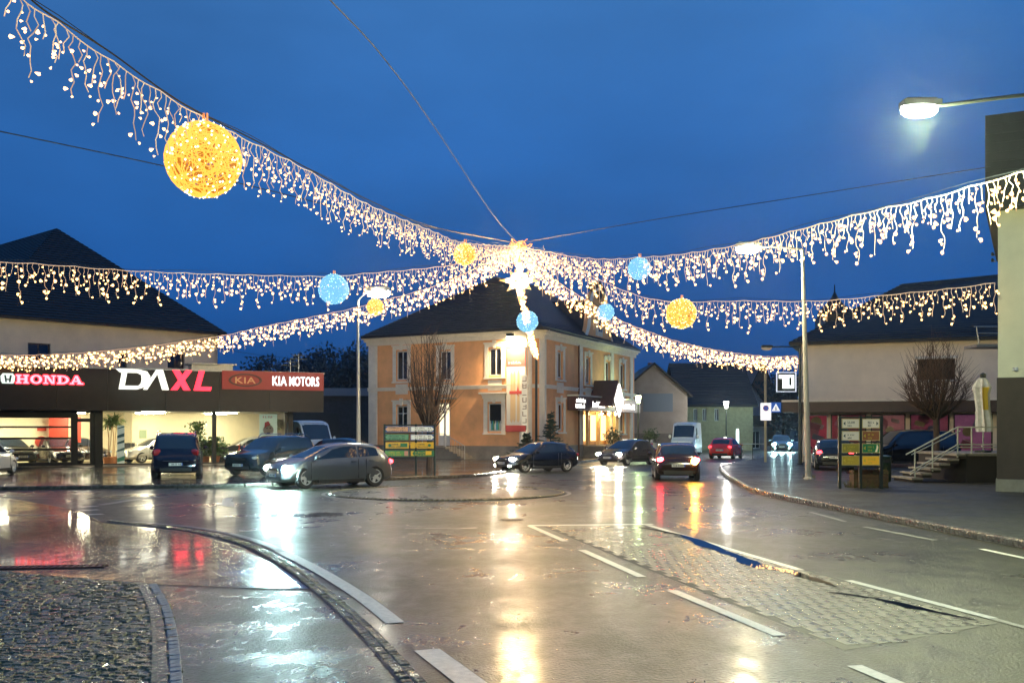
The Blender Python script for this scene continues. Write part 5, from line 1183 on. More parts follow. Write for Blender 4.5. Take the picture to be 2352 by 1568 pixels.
car('parked_car', 'black car with a red tail light just left of the double sign board', 'car', at(1912, 1082), hd(.25, 1), 4.3, 1.8, 1.5, (.01, .012, .016), 'hatch', None, 4, z=.12, rim='multi', prough=.12)
car('parked_car', 'long black people carrier parked side-on behind the double sign board and the steps', 'car', at(2085, 1076), hd(-.985, -.16), 5.1, 1.95, 1.92, (.006, .006, .008), 'mpv', None, 0, z=.12, prough=.1)
# showroom cars
def inside_car(u, y, h, L, col, lab, **k):
    s_ = LD.s(u); p = MD @ Vector((s_, y, 0)); return car('display_car', lab, 'car', (p.x, p.y), LD.a+h, L, 1.72, 1.45, col, 'hatch', None, 0, group='cars on show inside the showroom', z=.165, **k)
inside_car(372, 3.1, R(200), 3.9, (.6, .58, .52), 'cream-white car on show behind the dark blue people carrier')
inside_car(20, 2.9, R(-70), 4.1, (.03, .035, .03), 'dark car on show behind the barred windows, left of the red disc')
inside_car(140, 2.9, R(-75), 4.1, (.02, .02, .02), 'black car on show behind the barred windows beside the door')
inside_car(196, 4.6, R(-60), 3.9, (.05, .03, .02), 'dark brown car seen through the glass door')
inside_car(600, 4.0, R(180), 3.9, (.5, .5, .46), 'pale car on show behind the dark sport utility car')
# motorbikes by the window (spare-wheel look)
def motorbike(u, y, lab, col):
    t = rooted('motorbike', lab, 'motorbike', MD, LD.s(u), y, .165); r = .33
    tm, rm = wheel_mesh(r, 'multi')
    for xx in (-.68, .68): w = link('wheel', tm, t); w.location = (xx, 0, r); w.scale = (1, .6, 1); link('rim', rm, w)
    pm = mat('bike_paint_%d' % u, col, .25, coat=1.)
    MB().prism([(-.3, .62), (.25, .66), (.35, .92), (.05, 1.0), (-.3, .88)], -.14, .14).build('tank', pm, t)
    MB().prism([(-.95, .8), (-.3, .72), (-.3, .84), (-.9, .98)], -.13, .13).build('seat', mat('black_plastic'), t); MB().box(-.3, .3, -.14, .14, .28, .62).build('engine', steel, t)
    MB().tube([(.68, -.09, r), (.42, -.09, 1.0)], .025, 6).tube([(.68, .09, r), (.42, .09, 1.0)], .025, 6).build('fork', chrome, t); MB().tube([(.38, -.36, 1.1), (.45, 0, 1.02), (.38, .36, 1.1)], .018, 6).build('handlebar', plastic, t); MB().lathe([(.1, 0), (.09, .1), (.02, .14)], c=(.5, 0, .92), n=10, axis='x').build('headlamp', chrome, t, smooth=True)
    MB().tube([(-.68, -.05, r), (-.2, -.05, .6)], .03, 5).tube([(0, .1, .35), (.05, .3, 0)], .012, 4).build('swingarm', steel, t)
motorbike(545, 1.3, 'motorbike with a silver wheel in the showroom window right of the mullion', (.05, .05, .06)); motorbike(566, 2.1, 'red and white motorbike in the showroom window beside the silver wheeled one', (.55, .08, .05))
# ================================================================== STREET FURNITURE
def lamp_light(x, y, z, e, col=(.95, 1, .85), r=.2, name='street_lamp_light'):
    l_ = bpy.data.lights.new(name, 'POINT'); l_.energy = e; l_.color = col; l_.shadow_soft_size = r
    o = bpy.data.objects.new(name, l_); COL.objects.link(o); o.location = (x, y, z); return o
def street_lamp(label, base, top, arm, lit=True, pole=pale_pole, e=900, col=(1, .83, .46), r=.085, hs=1.):
    t = thing('street_lamp', label, 'street lamp', base, 0, 'street lamps'); b = Vector(base)
    tp_ = Vector(top)-b; am = Vector(arm)-b
    MB().tube([(0, 0, 0), tp_*.12, tp_], [r*1.25, r*1.2, r*.65], 10).build('pole', pole, t); MB().lathe([(r*2, 0), (r*2, .05), (r*1.3, .08)], n=10).build('base', pole, t)
    MB().tube([tp_, tp_+(am-tp_)*.6+Vector((0, 0, .03)), am], r*.45, 6).build('arm', pole, t)
    d = (am-tp_).normalized(); q = MB(); A = math.atan2(d.y, d.x); Mx = Matrix.Translation(am) @ Matrix.Rotation(A, 4, 'Z') @ Matrix.Scale(hs, 4)
    q.box(-.05, .55, -.13, .13, -.02, .08, M=Mx); q.box(.02, .5, -.10, .10, .08, .11, M=Mx); q.build('head', pole, t)
    q = MB()
    prof_ = [(-.04, .01), (-.09, .05), (-.11, .14)]
    q.lathe([(.06, -.17), (.13, -.15), (.17, -.09), (.17, -.021)], c=(0, 0, 0), n=16); q.v = [tuple(Mx @ Vector((v[0]*1.7+.27, v[1], v[2]))) for v in q.v]; q.build('diffuser', emi('street_lamp_diffuser', (1, .97, .78), 140) if lit else mat('lamp_glass', (.4, .4, .36), .3), t)
    if lit: w = b+am+d*.3*hs; lamp_light(w.x, w.y, w.z-.3, e, col, .25)
    return t
street_lamp('tall pale street lamp on the right pavement, its lit head reaching left over the road', P(1857, 1107, 39.2)*1, P(1843, 580, 38.2), P(1742, 574, 38.2), hs=1.5, e=1900, r=.095)
tag(bpy.data.objects['street_lamp'], bpy.data.objects['street_lamp']['label'], 'street lamp', 'street lamps'); bpy.data.objects['street_lamp'].location.z = .12
street_lamp('slim pale street lamp with a small lit head between the showroom and the orange building', (G(824, 1077).x, G(824, 1077).y, .1), P(822, 690, 53), P(846, 668, 53), hs=2., e=6200, r=.09)
street_lamp('street lamp at the upper right whose pole stands outside the picture, dazzling greenish-white head', (10.9, 18.0, .12), (10.9, 18.0, 8.05), (P(2150, 244, 18).x, 18.0, P(2150, 244, 18).z), e=4600, r=.08, hs=1.1, col=(.93, 1, .55), pole=dark_pole)
street_lamp('dark street lamp post with an unlit head reaching left beside the shop building', (P(1838, 0, 56).x, 56, .12), P(1837, 797, 56), P(1772, 797, 56), lit=False, pole=dark_pole)
def lantern(label, u, vb, vt, Y, col, s, e):
    b = P(u, 0, Y); z = P(0, vt, Y).z; t = thing('lantern_post', label, 'lantern', (b.x, Y, 0), 0, 'small lantern posts'); zl = z-.75
    MB().tube([(0, 0, 0), (0, 0, .8), (0, 0, zl)], [.09, .06, .05], 8).build('post', dark_pole, t); MB().lathe([(.12, zl), (.22, zl+.55), (.2, zl+.56), (.03, zl+.57)], n=6).build('glass', emi('lantern_'+label[:5], col, s), t)
    MB().lathe([(.30, zl+.57), (.1, zl+.72), (.02, zl+.78)], n=6).build('cap', dark_pole, t); MB().lathe([(.14, zl-.06), (.14, zl)], n=8).build('collar', dark_pole, t); lamp_light(b.x, Y-.35, zl+.3, e, col, .2, 'lantern_light')
lantern('green-tinted lantern on a dark post at the end of the orange building', 1466, 1035, 903, 78, (.75, 1, .45), 22, 350)
lantern('white lantern on a slim post farther down the side street', 1668, 1030, 917, 88, (1, .95, .85), 22, 700)
# sign post with parking sign and pedestrian sign
b = P(1758, 0, 60); t = thing('sign_post', 'tall pale post by the side street carrying two traffic signs, lit lights touching its top', 'sign post', (b.x, 60, 0)); MB().tube([(0, 0, 0), (0, 0, P(0, 826, 60).z)], .075, 8).build('pole', mat('warm_painted_steel', (.45, .38, .22), .4), t)
zt, zb_ = P(0, 925, 59.9).z, P(0, 965, 59.9).z
s_ = thing('no_stopping_sign', 'white rectangular sign with a small blue and red no-stopping disc', 'sign', (P(1759, 0, 59.85).x, 59.85, zb_)); hS = zt-zb_
MB().box(-.31, .31, -.01, .02, 0, hS).build('plate', mat('sign_white', (.75, .75, .75), .3, emit=(1, 1, 1), estr=.75), s_); MB().lathe([(.17, 0), (.17, .008)], c=(0, -.019, hS*.7), n=20, axis='y').build('red_ring', mat('sign_red', (.5, .05, .08), .4), s_); MB().lathe([(.13, 0), (.13, .006)], c=(0, -.026, hS*.7), n=20, axis='y').build('blue_disc', mat('sign_blue', (.03, .12, .45), .4, emit=(.03, .12, .5), estr=.4), s_)
MB().box(-.015, .015, -.036, -.027, hS*.7-.13, hS*.7+.13).build('slash', mat('sign_red'), s_)
s_ = thing('pedestrian_sign', 'blue square sign with a white triangle and a walking figure', 'sign', (P(1782, 0, 59.9).x, 59.9, P(0, 947, 59.9).z)); w_ = .30
MB().box(-w_, w_, -.01, .02, 0, 2*w_).build('plate', mat('sign_blue'), s_); MB().prism([(-w_*.8, w_*.3), (w_*.8, w_*.3), (0, w_*1.75)], -.02, -.012).build('triangle', mat('sign_white'), s_)
MB().box(-.03, .03, -.026, -.021, w_*.75, w_*1.15).prism([(-.06, w_*.4), (-.02, w_*.4), (.02, w_*.8), (-.02, w_*.8)], -.026, -.021).prism([(.04, w_*.4), (.08, w_*.4), (.03, w_*.8), (0, w_*.8)], -.027, -.022).build('figure', plastic, s_)
# bollards
for k, (u, lab) in enumerate(((1478, 'leftmost of the pale bollards beyond the dark hatchback'), (1487, 'middle one of the pale bollards beyond the dark hatchback'), (1497, 'rightmost of the pale bollards beyond the dark hatchback'))):
    b = P(u, 0, 70); t = thing('bollard', lab, 'bollard', (b.x, 70, .1), 0, 'pale bollards by the side street'); MB().lathe([(.09, 0), (.09, 1.15), (.06, 1.22), (.01, 1.24)], n=10).build('post', pale_pole, t, smooth=True); MB().lathe([(.095, .9), (.095, 1.0)], n=10).build('band', mat('sign_red'), t)
b = P(1694, 0, 84); t = thing('light_column', 'white lit slim column beyond the red hatchback', 'light column', (b.x, 84, 0)); MB().lathe([(.11, .9), (.13, 1.0), (.13, 1.9), (.1, 2.1)], n=10).build('tube', emi('white_column_light', (.8, 1, 1), 1.6), t, smooth=True); MB().lathe([(.09, 0), (.09, .9)], n=10).build('stem', dark_pole, t)
# blue-lit handrail by the road
t = thing('guard_rail', 'thin pale guard rail climbing right behind the red hatchback', 'rail', (P(1703, 0, 70).x, 70, 0)); a = Vector((0, 0, 1.05)); c = P(1756, 1020, 66); MB().tube([a, Vector((c.x-P(1703, 0, 70).x, -4, 1.1))], .035, 5).build('rail', mat('pale_handrail'), t)
for q in (0, .5, 1): MB().tube([(q*(c.x-P(1703, 0, 70).x), -4*q, 0), (q*(c.x-P(1703, 0, 70).x), -4*q, 1.08)], .03, 5).build('post', dark_pole, t)
# ------------- direction sign boards
def board(name, label, x0, Y, W_, zt, zb, rows, cols, legs, cellf, rz=0):
    t = thing(name, label, 'sign board', (x0, Y, .1), rz); fr = MB(); H_ = (zt-zb)
    for x in legs: fr.box(x-.045, x+.045, -.045, .045, 0, zt+.05 if cols == 2 and len(legs) == 3 else zt)
    fr.build('posts', dark_pole, t)
    fr = MB(); fr.box(0, W_, -.03, .03, zt-.03, zt+.03)
    for r in range(rows): fr.box(0, W_, -.029, .029, zt-H_*(r+1)/rows-.02, zt-H_*(r+1)/rows+.02)
    fr.build('frame', dark_pole, t)
    for r in range(rows):
        for c in range(cols):
            xa, xb = W_*c/cols+.04, W_*(c+1)/cols-.04; za, zb__ = zt-H_*(r+1)/rows+.045, zt-H_*r/rows-.045
            cellf(t, r, c, xa, xb, za, zb__)
    return t
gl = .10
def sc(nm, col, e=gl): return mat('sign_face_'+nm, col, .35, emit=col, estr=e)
sgW, sgY, sgG, sgB, sgBr = (.62, .68, .66), (.62, .42, .03), (.03, .16, .07), (.04, .1, .3), (.5, .3, .18)
def cellL(t, r, c, xa, xb, za, zb_):
    h = zb_-za; y = -.04; base = {(0, 0): sgB, (0, 1): sgB, (1, 0): sgG, (1, 1): sgB, (2, 0): sgY, (2, 1): sgY, (3, 0): sgG, (3, 1): sgG}[(r, c)]
    p = MB().box(xa, xb, y, y+.02, za, zb_).build('sign_plate', sc('b%d%d' % (r, c), base), t)
    fc = {(0, 0): sgBr, (0, 1): sgW, (1, 0): (.1, .25, .14), (1, 1): sgW, (2, 0): (.55, .36, .03), (2, 1): (.55, .36, .03), (3, 0): (.1, .28, .06), (3, 1): sgG}[(r, c)]
    m = .03; rgt = c == 1
    if r < 2 or r == 2:
        if rgt: pts = [(xa+m, za+m), (xb-h*.55, za+m), (xb-m*1.5, (za+zb_)/2), (xb-h*.55, zb_-m), (xa+m, zb_-m)]
        else: pts = [(xb-m, za+m), (xb-m, zb_-m), (xa+h*.55, zb_-m), (xa+m*1.5, (za+zb_)/2), (xa+h*.55, za+m)]
    else: pts = [(xa+m, za+m), (xb-m, za+m), (xb-m, zb_-m), (xa+m, zb_-m)]
    MB().prism(pts, y-.008, y-.001).build('arrow_face', sc('f%d%d' % (r, c), fc, .16 if r < 2 else .1), p)
    ink = mat('sign_ink', (.03, .06, .06), .5) if r != 3 else mat('yellow_ink', (.5, .4, .04), .5); g = MB()
    glyphs(g, xa+h*.75, xa+(xb-xa)*.62, za+h*.55, za+h*.82, y-.009, r*7+c); glyphs(g, xa+h*.75, xa+(xb-xa)*.7, za+h*.15, za+h*.42, y-.009, r*9+c+3)
    if r < 2: glyphs(g, xb-(xb-xa)*.28, xb-(xb-xa)*.13, za+h*.55, za+h*.82, y-.009, r+40); glyphs(g, xb-(xb-xa)*.28, xb-(xb-xa)*.13, za+h*.15, za+h*.42, y-.009, r+50)
    g.build('lettering', ink, p)
    if r == 2:
        q = MB(); q.lathe([(h*.26, 0), (h*.26, .004)], c=((xa+h*.9) if c == 0 else (xb-h*.9), y-.014, (za+zb_)/2), n=12, axis='y')
        if c == 0: q.box(xb-(xb-xa)*.34, xb-m*2, y-.014, y-.0095, za+h*.2, zb_-h*.15)
        q.build('emblem', sc('green_block', sgG), p)
    if r == 3:
        q = MB()
        if c == 0: q.box(xb-(xb-xa)*.18, xb-m, y-.014, y-.0095, za+m, zb_-m); q.build('emblem', sc('pale_red', (.5, .25, .18)), p)
        else: q.prism([(xa+.02, za+m), (xa+h*.6, za+m), (xa+h*.3, (za+zb_)/2), (xa+h*.6, zb_-m), (xa+.02, zb_-m)], y-.014, y-.0095); q.box(xb-(xb-xa)*.38, xb-h*.55, y-.0145, y-.0096, za+h*.25, zb_-h*.1); q.build('emblem', sc('yellow_block', sgY), p)
Yb = 46.5; x0 = P(881, 0, Yb).x; x1 = P(1001, 0, Yb).x
board('direction_board', 'direction board with white arrow plates above yellow and green ones, beside the narrow bare tree', x0, Yb, x1-x0, P(0, 976, Yb).z-.1, P(0, 1050, Yb).z-.1, 4, 2, (.05, (x1-x0)*.62, x1-x0-.05), cellL)
def cellR(t, r, c, xa, xb, za, zb_):
    h = zb_-za; y = -.04; base = {(0, 0): (.6, .54, .42), (0, 1): (.62, .55, .42), (1, 0): (.6, .54, .42), (1, 1): (.22, .08, .03), (2, 0): (.24, .2, .03), (2, 1): (.02, .15, .05), (3, 0): (.28, .2, .02), (3, 1): (.6, .32, .02)}[(r, c)]
    p = MB().box(xa, xb, y, y+.02, za, zb_).build('sign_plate', sc('r%d%d' % (r, c), base, .15 if r < 3 else .3), t)
    fr = MB(); m = .02; fr.box(xa, xb, y-.01, y, za, za+m).box(xa, xb, y-.01, y, zb_-m, zb_).box(xa, xa+m, y-.009, y, za, zb_).box(xb-m, xb, y-.009, y, za, zb_); fr.build('rim', sc('rim', (.4, .33, .12), .1), p)
    g = MB(); ink = mat('sign_ink') if r == 0 or (r, c) == (1, 0) else mat('yellow_ink'); glyphs(g, xa+h*.6, xb-h*.5, za+h*.52, za+h*.74, y-.011, r*3+c); glyphs(g, xa+h*.6, xb-h*.8, za+h*.18, za+h*.38, y-.011, r*5+c); xm = xa+h*.28 if (r, c) != (0, 1) else xb-h*.28
    s = -1 if (r, c) != (0, 1) else 1; g.prism([(xm+s*h*.14, za+h*.5), (xm-s*h*.08, za+h*.3), (xm-s*h*.08, za+h*.7)], y-.015, y-.0105); g.build('lettering', ink, p)
    if (r, c) == (2, 1): MB().prism([(xb-h*.5, za+h*.1), (xb-h*.28, za+h*.1), (xb-h*.15, za+h*.6), (xb-h*.3, zb_-h*.08), (xb-h*.35, za+h*.5)], y-.018, y-.0115).build('emblem', sc('cream_block', (.6, .5, .3), .4), p)
Yb = 32.9; x0 = P(1930, 0, Yb).x; x1 = P(2021, 0, Yb).x
board('double_sign_board', 'dark framed double sign board with cream, brown and yellow plates on the right pavement', x0, Yb, x1-x0, P(0, 958, Yb).z-.1, P(0, 1071, Yb).z-.1, 4, 2, (-.02, (x1-x0)/2, x1-x0+.02), cellR, R(-3))
MB().box(0, .02, 0, .02, 0, .02)
# bin beside it and planter stones
p = G(2040, 1126); t = thing('litter_bin', 'dark green cylindrical litter bin right of the double sign board', 'litter bin', (p.x, p.y+.3, .12)); gb = mat('dark_green_metal', (.01, .03, .02), .45, .3)
MB().lathe([(.17, .15), (.2, .2), (.2, .95), (.22, 1.0), (.05, 1.05)], n=14).build('drum', gb, t, smooth=True); MB().tube([(.0, .22, 0), (0, .22, 1.15)], .03, 6).build('post', gb, t); MB().box(-.1, .1, -.21, -.15, .8, .9).build('slot', plastic, t)
p = G(1985, 1128); t = thing('planter', 'low rough wooden planter with dry weeds at the foot of the double sign board', 'planter', (p.x, p.y+.2, .12)); wd_ = mat('weathered_wood', (.10, .055, .025), .8, var=.4, vscale=8)
for k in range(4): MB().box(-.3, .75, -.2+.0, -.165, .03+k*.14, .03+k*.14+.125).build('plank', wd_, t); MB().box(-.3, .75, .2, .235, .03+k*.14, .03+k*.14+.125).build('plank', wd_, t)
MB().box(-.34, -.302, -.2, .235, 0, .56).box(.752, .79, -.2, .235, 0, .56).build('end', wd_, t)
f = MB(); rn = random.Random(2)
for k in range(260): a = Vector((rn.uniform(-.5, .8), rn.uniform(-.35, .2), rn.choice((.0, .45)))); b = a+Vector((rn.gauss(0, .12), rn.gauss(0, .1), rn.uniform(.08, .35))); w = Vector((.012, 0, 0)); f.poly([a-w, a+w, b])
f.build('weeds', mat('dry_weed', (.09, .08, .02), .8, var=.4), t)
# weed tuft at lamp foot
p = G(1858, 1104); f = MB()
for k in range(120): a = Vector((p.x+rn.gauss(0, .1), p.y+rn.gauss(0, .1), .12)); b = a+Vector((rn.gauss(0, .06), rn.gauss(0, .05), rn.uniform(.05, .2))); w = Vector((.01, 0, 0)); f.poly([a-w, a+w, b])
f.build('grass_tuft', mat('dry_weed'), None, kind='stuff'); tag(bpy.data.objects['grass_tuft'], 'tuft of weeds round the foot of the tall pale street lamp', 'weeds')
# ================================================================== TREES
bark = mat('wet_bark', (.045, .028, .018), .75, var=.35, vscale=6); twig = mat('twig_bark', (.10, .055, .032), .8, var=.3)
def bare_tree(name, lab, x, y, z0, th, h, wid, seed, n=46, shape='vase', z=0):
    t = thing(name, lab, 'tree', (x, y, z), 0, 'pruned bare street trees'); rn = random.Random(seed)
    MB().tube([(0, 0, 0), (.03, 0, th*.5), (0, 0, th)], [.17, .14, .15], 9).build('trunk', bark, t)
    L = MB(); Tw = MB()
    for k in range(n):
        a = rn.uniform(0, 6.28); rad = wid*math.sqrt(rn.random()); top = z0+(h-z0)*(1-(rad/wid)**2*(.55 if shape == 'vase' else .8))*rn.uniform(.86, 1.02)
        p0 = Vector((0, 0, th*rn.uniform(.85, 1.0))); p3 = Vector((math.cos(a)*rad*.9, math.sin(a)*rad*.9, top))
        k1 = Vector((math.cos(a)*rad*.8, math.sin(a)*rad*.8, p0.z+(top-p0.z)*.25)); pts = []
        for q in range(8):
            s = q/7; pts.append((1-s)**2*p0+2*s*(1-s)*k1+s*s*p3+Vector((rn.gauss(0, .03), rn.gauss(0, .03), 0)))
        L.tube(pts, [.045-.037*q/7 for q in range(8)], 4)
        for q in range(2, 7):
            for _ in range(3):
                b = pts[q].lerp(pts[q+1], rn.random()); d = (pts[q+1]-pts[q]).normalized(); o = Vector((rn.gauss(0, 1), rn.gauss(0, 1), rn.gauss(0, .3))).normalized()
                e = b+(d*.8+o*.5)*rn.uniform(.35, .9)*(wid/1.3); m_ = b.lerp(e, .5)+o*.05; Tw.tube([b, m_, e], [.011, .008, .004], 3, cap=False)
    L.build('limbs', bark, t, smooth=True); Tw.build('twigs', twig, t)
p = G(986, 1079); bare_tree('bare_tree', 'pruned bare tree with upswept twigs in front of the orange building', p.x, p.y, 2.6, 2.1, 7.0, 1.45, 3, 42, z=.1)
p = P(2150, 0, 47); bare_tree('bare_tree', 'pruned round-crowned bare tree in front of the shop building', p.x, 47, 2.9, 2.7, 6.2, 1.65, 9, 60, 'round', .1)
# dark wooded slope behind
hill_shape = MB(); N_ = 40
pts = []
for i in range(N_+1):
    for j in range(9):
        x = -260+520*i/N_; y = 170+60*j; hgt = (13+7*math.sin(x*.021+1)+4*math.sin(x*.06))*min(1, j/4)**.8; pts.append((x, y, hgt if j else -1))
hill_shape.v = pts
for i in range(N_):
    for j in range(8): a = i*9+j; hill_shape.f.append((a, a+9, a+10, a+1)); hill_shape.m.append(0)
hill_shape.build('hill_shape', mat('dark_slope', (.012, .018, .014), .9, var=.4, vscale=.1), kind='structure', smooth=True)
bh = MB(); N2 = 24  # unseen slope added behind the camera to keep low sky out of reflections
for i in range(N2+1):
    for j in range(3): bh.v.append((-220+440*i/N2, -32-16*j, (-1, 13+3*math.sin(i*1.1), 26+4*math.sin(i*.7+1))[j]))
for i in range(N2):
    for j in range(2): a = i*3+j; bh.f.append((a, a+1, a+4, a+3)); bh.m.append(0)
bh.build('hill_shape', mat('dark_slope'), kind='structure', smooth=True)
def far_tree(x, y, h, w, seed, lab):
    t = thing('far_tree', lab, 'tree', (x, y, 0), 0, 'dark trees behind the showroom'); rn = random.Random(seed)
    MB().tube([(0, 0, 0), (0, 0, h*.6)], [.3, .12], 6).build('trunk', bark, t); f = MB()
    bl = [(rn.gauss(0, w*.35), rn.gauss(0, w*.3), h*rn.uniform(.35, .88), w*rn.uniform(.25, .45)) for _ in range(11)]
    for k in range(1500):
        bx, by, bz, br = rn.choice(bl); d = Vector((rn.gauss(0, 1), rn.gauss(0, 1), rn.gauss(0, 1))).normalized()*br*rn.uniform(.6, 1.15); c = Vector((bx, by, bz))+d
        a = Vector((rn.gauss(0, 1), rn.gauss(0, 1), rn.gauss(0, 1))).normalized()*.26; b = Vector((rn.gauss(0, 1), rn.gauss(0, 1), rn.gauss(0, 1))).cross(a).normalized()*.13; f.quad(c-a, c-b, c+a, c+b)
    for k in range(50): a = Vector((rn.gauss(0, w*.4), 0, h*.6)); e_ = a+Vector((rn.gauss(0, .9), 0, h*rn.uniform(.2, .43)*max(.3, 1-abs(a.x)/w))); f.quad(a, a+Vector((.05, 0, 0)), e_+Vector((.02, 0, 0)), e_)
    f.build('crown', mat('far_foliage', (.04, .055, .06), .8, var=.4, vscale=.5), t)
for k, (u, v, Y, w) in enumerate(((628, 812, 112, 4.5), (668, 800, 118, 5), (706, 806, 108, 4.2), (745, 792, 115, 5), (788, 786, 120, 5), (826, 788, 112, 4.6), (860, 800, 118, 5))):
    p = P(u, v, Y); far_tree(p.x, Y, p.z, w, k, 'dark bare-crowned tree beyond the gap, '+('leftmost of the row, behind the red fascia panel', 'second from the left of the row', 'third from the left of the row', 'in the middle of the row', 'third from the right, left of the slim street lamp', 'second from the right, behind the slim street lamp', 'rightmost, beside the orange building')[k])
for k, (u, v, Y, w) in enumerate(((1800, 866, 125, 4.5), (1770, 878, 140, 5), (1840, 860, 110, 4.5))):
    p = P(u, v, Y); far_tree(p.x, Y, p.z, w, 20+k, 'dark tree at the end of the side street, '+('behind the projecting sign', 'left of the projecting sign', 'hidden behind the shop building corner')[k])
# ================================================================== CHRISTMAS LIGHTS
HUB = Vector((.24, 40.0, 0)); HUB.z = P(1190, 566, 40).z
wire_m = mat('self_glow_cable', (.85, .66, .48), .5, emit=(1, .64, .40), estr=.38); cable_m = mat('dark_steel_cable', (.015, .02, .03), .6)  # cords glow by themselves to stand in for light from their bulbs
bulb_m = emi('warm_bulb', (1, .54, .19), 5); bulb_far = emi('warm_bulb_far', (1, .53, .18), 7)
def drop_mesh(name, n, L, br0, m, seed):
    rn = random.Random(seed); mb = MB(); pts = [Vector((0, 0, 0))]; st = .085; k = int(L/st)
    for i in range(k):
        pts.append(Vector((.025*math.sin(i*1.3+seed)+rn.gauss(0, .012), .02*math.sin(i*1.9+seed*2)+rn.gauss(0, .012), -(i+1)*st)))
    mb.tube(pts, .007, 3, 0)
    for i in range(1, len(pts)):
        if rn.random() < (.7 if i == 1 else .38): continue
        a = rn.uniform(0, 6.28); d = Vector((math.cos(a)*.8, math.sin(a)*.8, rn.uniform(-.9, .2))).normalized(); p = pts[i]; q = p+d*rn.uniform(.02, .055)
        br = br0*rn.choice((.6, .8, .9, 1.15, 1.4)); l = br*2.3; o = d.cross(Vector((0, 0, 1))).normalized(); w = d.cross(o); i0 = len(mb.v)
        mb.v.append(tuple(q))
        for s_, r_ in ((.35, .5), (.88, 1.0)):
            for j in range(5): t = 6.283*j/5; mb.v.append(tuple(q+d*l*s_+(o*math.cos(t)+w*math.sin(t))*br*r_))
        mb.v.append(tuple(q+d*l*1.15))
        for j in range(5):
            j2 = (j+1) % 5; mb.f += [(i0, i0+1+j, i0+1+j2), (i0+1+j, i0+6+j, i0+6+j2, i0+1+j2), (i0+11, i0+6+j2, i0+6+j)]; mb.m += [1, 1, 1]
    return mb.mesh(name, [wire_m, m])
LENS = [.28, .62, .40, .85, .34, .55, .26, .72]
DN = [drop_mesh('icicle_near_mesh', 0, l, .0165, bulb_m, i) for i, l in enumerate(LENS)]
DM = [drop_mesh('icicle_mid_mesh', 0, l, .030, bulb_m, i+9) for i, l in enumerate(LENS)]
DF = [drop_mesh('icicle_far_mesh', 0, l, .038, bulb_far, i+20) for i, l in enumerate(LENS)]
def on_line(a, b, u):
    """point in plan where the sight line at u crosses the plan line a-b"""
    r = (u-1176)/F; d = b-a; t = (r*a.y-a.x)/(d.x-r*d.y); return a+d*t
def strand(label, end, uv, meshes, step=.125, dropscale=1., name='light_strand', start=HUB, extra=None, tension=True):
    """end: plan point of the far end; uv: photo points the cable passes"""
    a = Vector((start.x, start.y)); b = Vector(end); pts = [Vector(start)] if start is HUB else []
    for u, v in uv:
        q = on_line(a, b, u); pts.append(Vector((q.x, q.y, H0+(V0-v)/F*q.y)))
    if extra: pts += [Vector(e) for e in extra]
    t = thing(name, label, 'light strand', pts[0], 0, 'icicle light strands from the hub'); o = pts[0].copy()
    cur = resample(bez(pts, 14), step)
    loc = [p-o for p in cur]
    sag = [p+Vector((0, 0, -.028*abs(math.sin(i*math.pi/8)))) for i, p in enumerate(loc)]
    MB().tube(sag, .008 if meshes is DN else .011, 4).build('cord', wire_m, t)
    MB().tube([p+Vector((0, 0, .05+.03*math.sin(i*.2))) for i, p in enumerate(loc)][::4], .006, 4).build('carrier_cable', cable_m, t)
    for i, p in enumerate(sag[:298]):
        if i < 4: continue
        d = link('icicle_drop', meshes[(i*3+(i//8) % 3) % 8], t); d.location = p; d.rotation_euler = (random.gauss(0, .05), random.gauss(0, .05), random.uniform(0, 6.28)); s = random.uniform(.85, 1.15)*dropscale; d.scale = (1, 1, s)
    return pts
d1 = on_line(Vector((.24, 40)), Vector((-4.1, 13.6)), 60)
strand('nearest strand of icicle lights, sweeping from the upper left corner down to the hub', (-4.1, 13.6), [(1067, 556), (1000, 532), (850, 470), (700, 386), (540, 306), (467, 268), (380, 216), (240, 127), (130, 48), (60, 0), (10, -60)], DN, .13, 1.0)
strand('strand of icicle lights running left from the hub with the larger blue ball', (-13.5, 27), [(1060, 603), (950, 618), (850, 626), (766, 633), (640, 632), (450, 627), (290, 620), (130, 608), (0, 600), (-120, 596)], DM, .135, 1.2)
strand('low strand of icicle lights running to the showroom with the small yellow ball', (-25, 50), [(1040, 640), (960, 668), (870, 692), (780, 714), (700, 730), (600, 750), (520, 768), (400, 786), (290, 800), (140, 812), (0, 815), (-60, 814)], DF, .12, 1.1)
strand('strand of icicle lights rising to the upper right edge past the lamp', (9.0, 18.0), [(1250, 576), (1330, 590), (1400, 594), (1470, 590), (1560, 583), (1700, 560), (1850, 522), (2000, 484), (2120, 458), (2240, 424), (2352, 392), (2440, 360)], DM, .135, 1.2)
strand('strand of icicle lights ending at the pale-yellow house wall with the large yellow ball', (14.3, 30.8), [(1300, 604), (1400, 652), (1480, 682), (1560, 692), (1700, 690), (1880, 690), (2060, 674), (2180, 662), (2288, 648)], DM, .135, 1.2)
strand('dense low strand of icicle lights running to the dark lamp post by the shop building', (16.0, 57.0), [(1250, 624), (1320, 672), (1420, 732), (1500, 764), (1560, 784), (1640, 802), (1700, 811), (1770, 818), (1832, 816)], DF, .12, 1.2)
strand('end-on strand of icicle lights hanging down to the corner mast of the orange building', (1.6, 65.6), [(1197, 640), (1205, 700), (1211, 722), (1222, 775), (1232, 805)], DF, .14, .85)
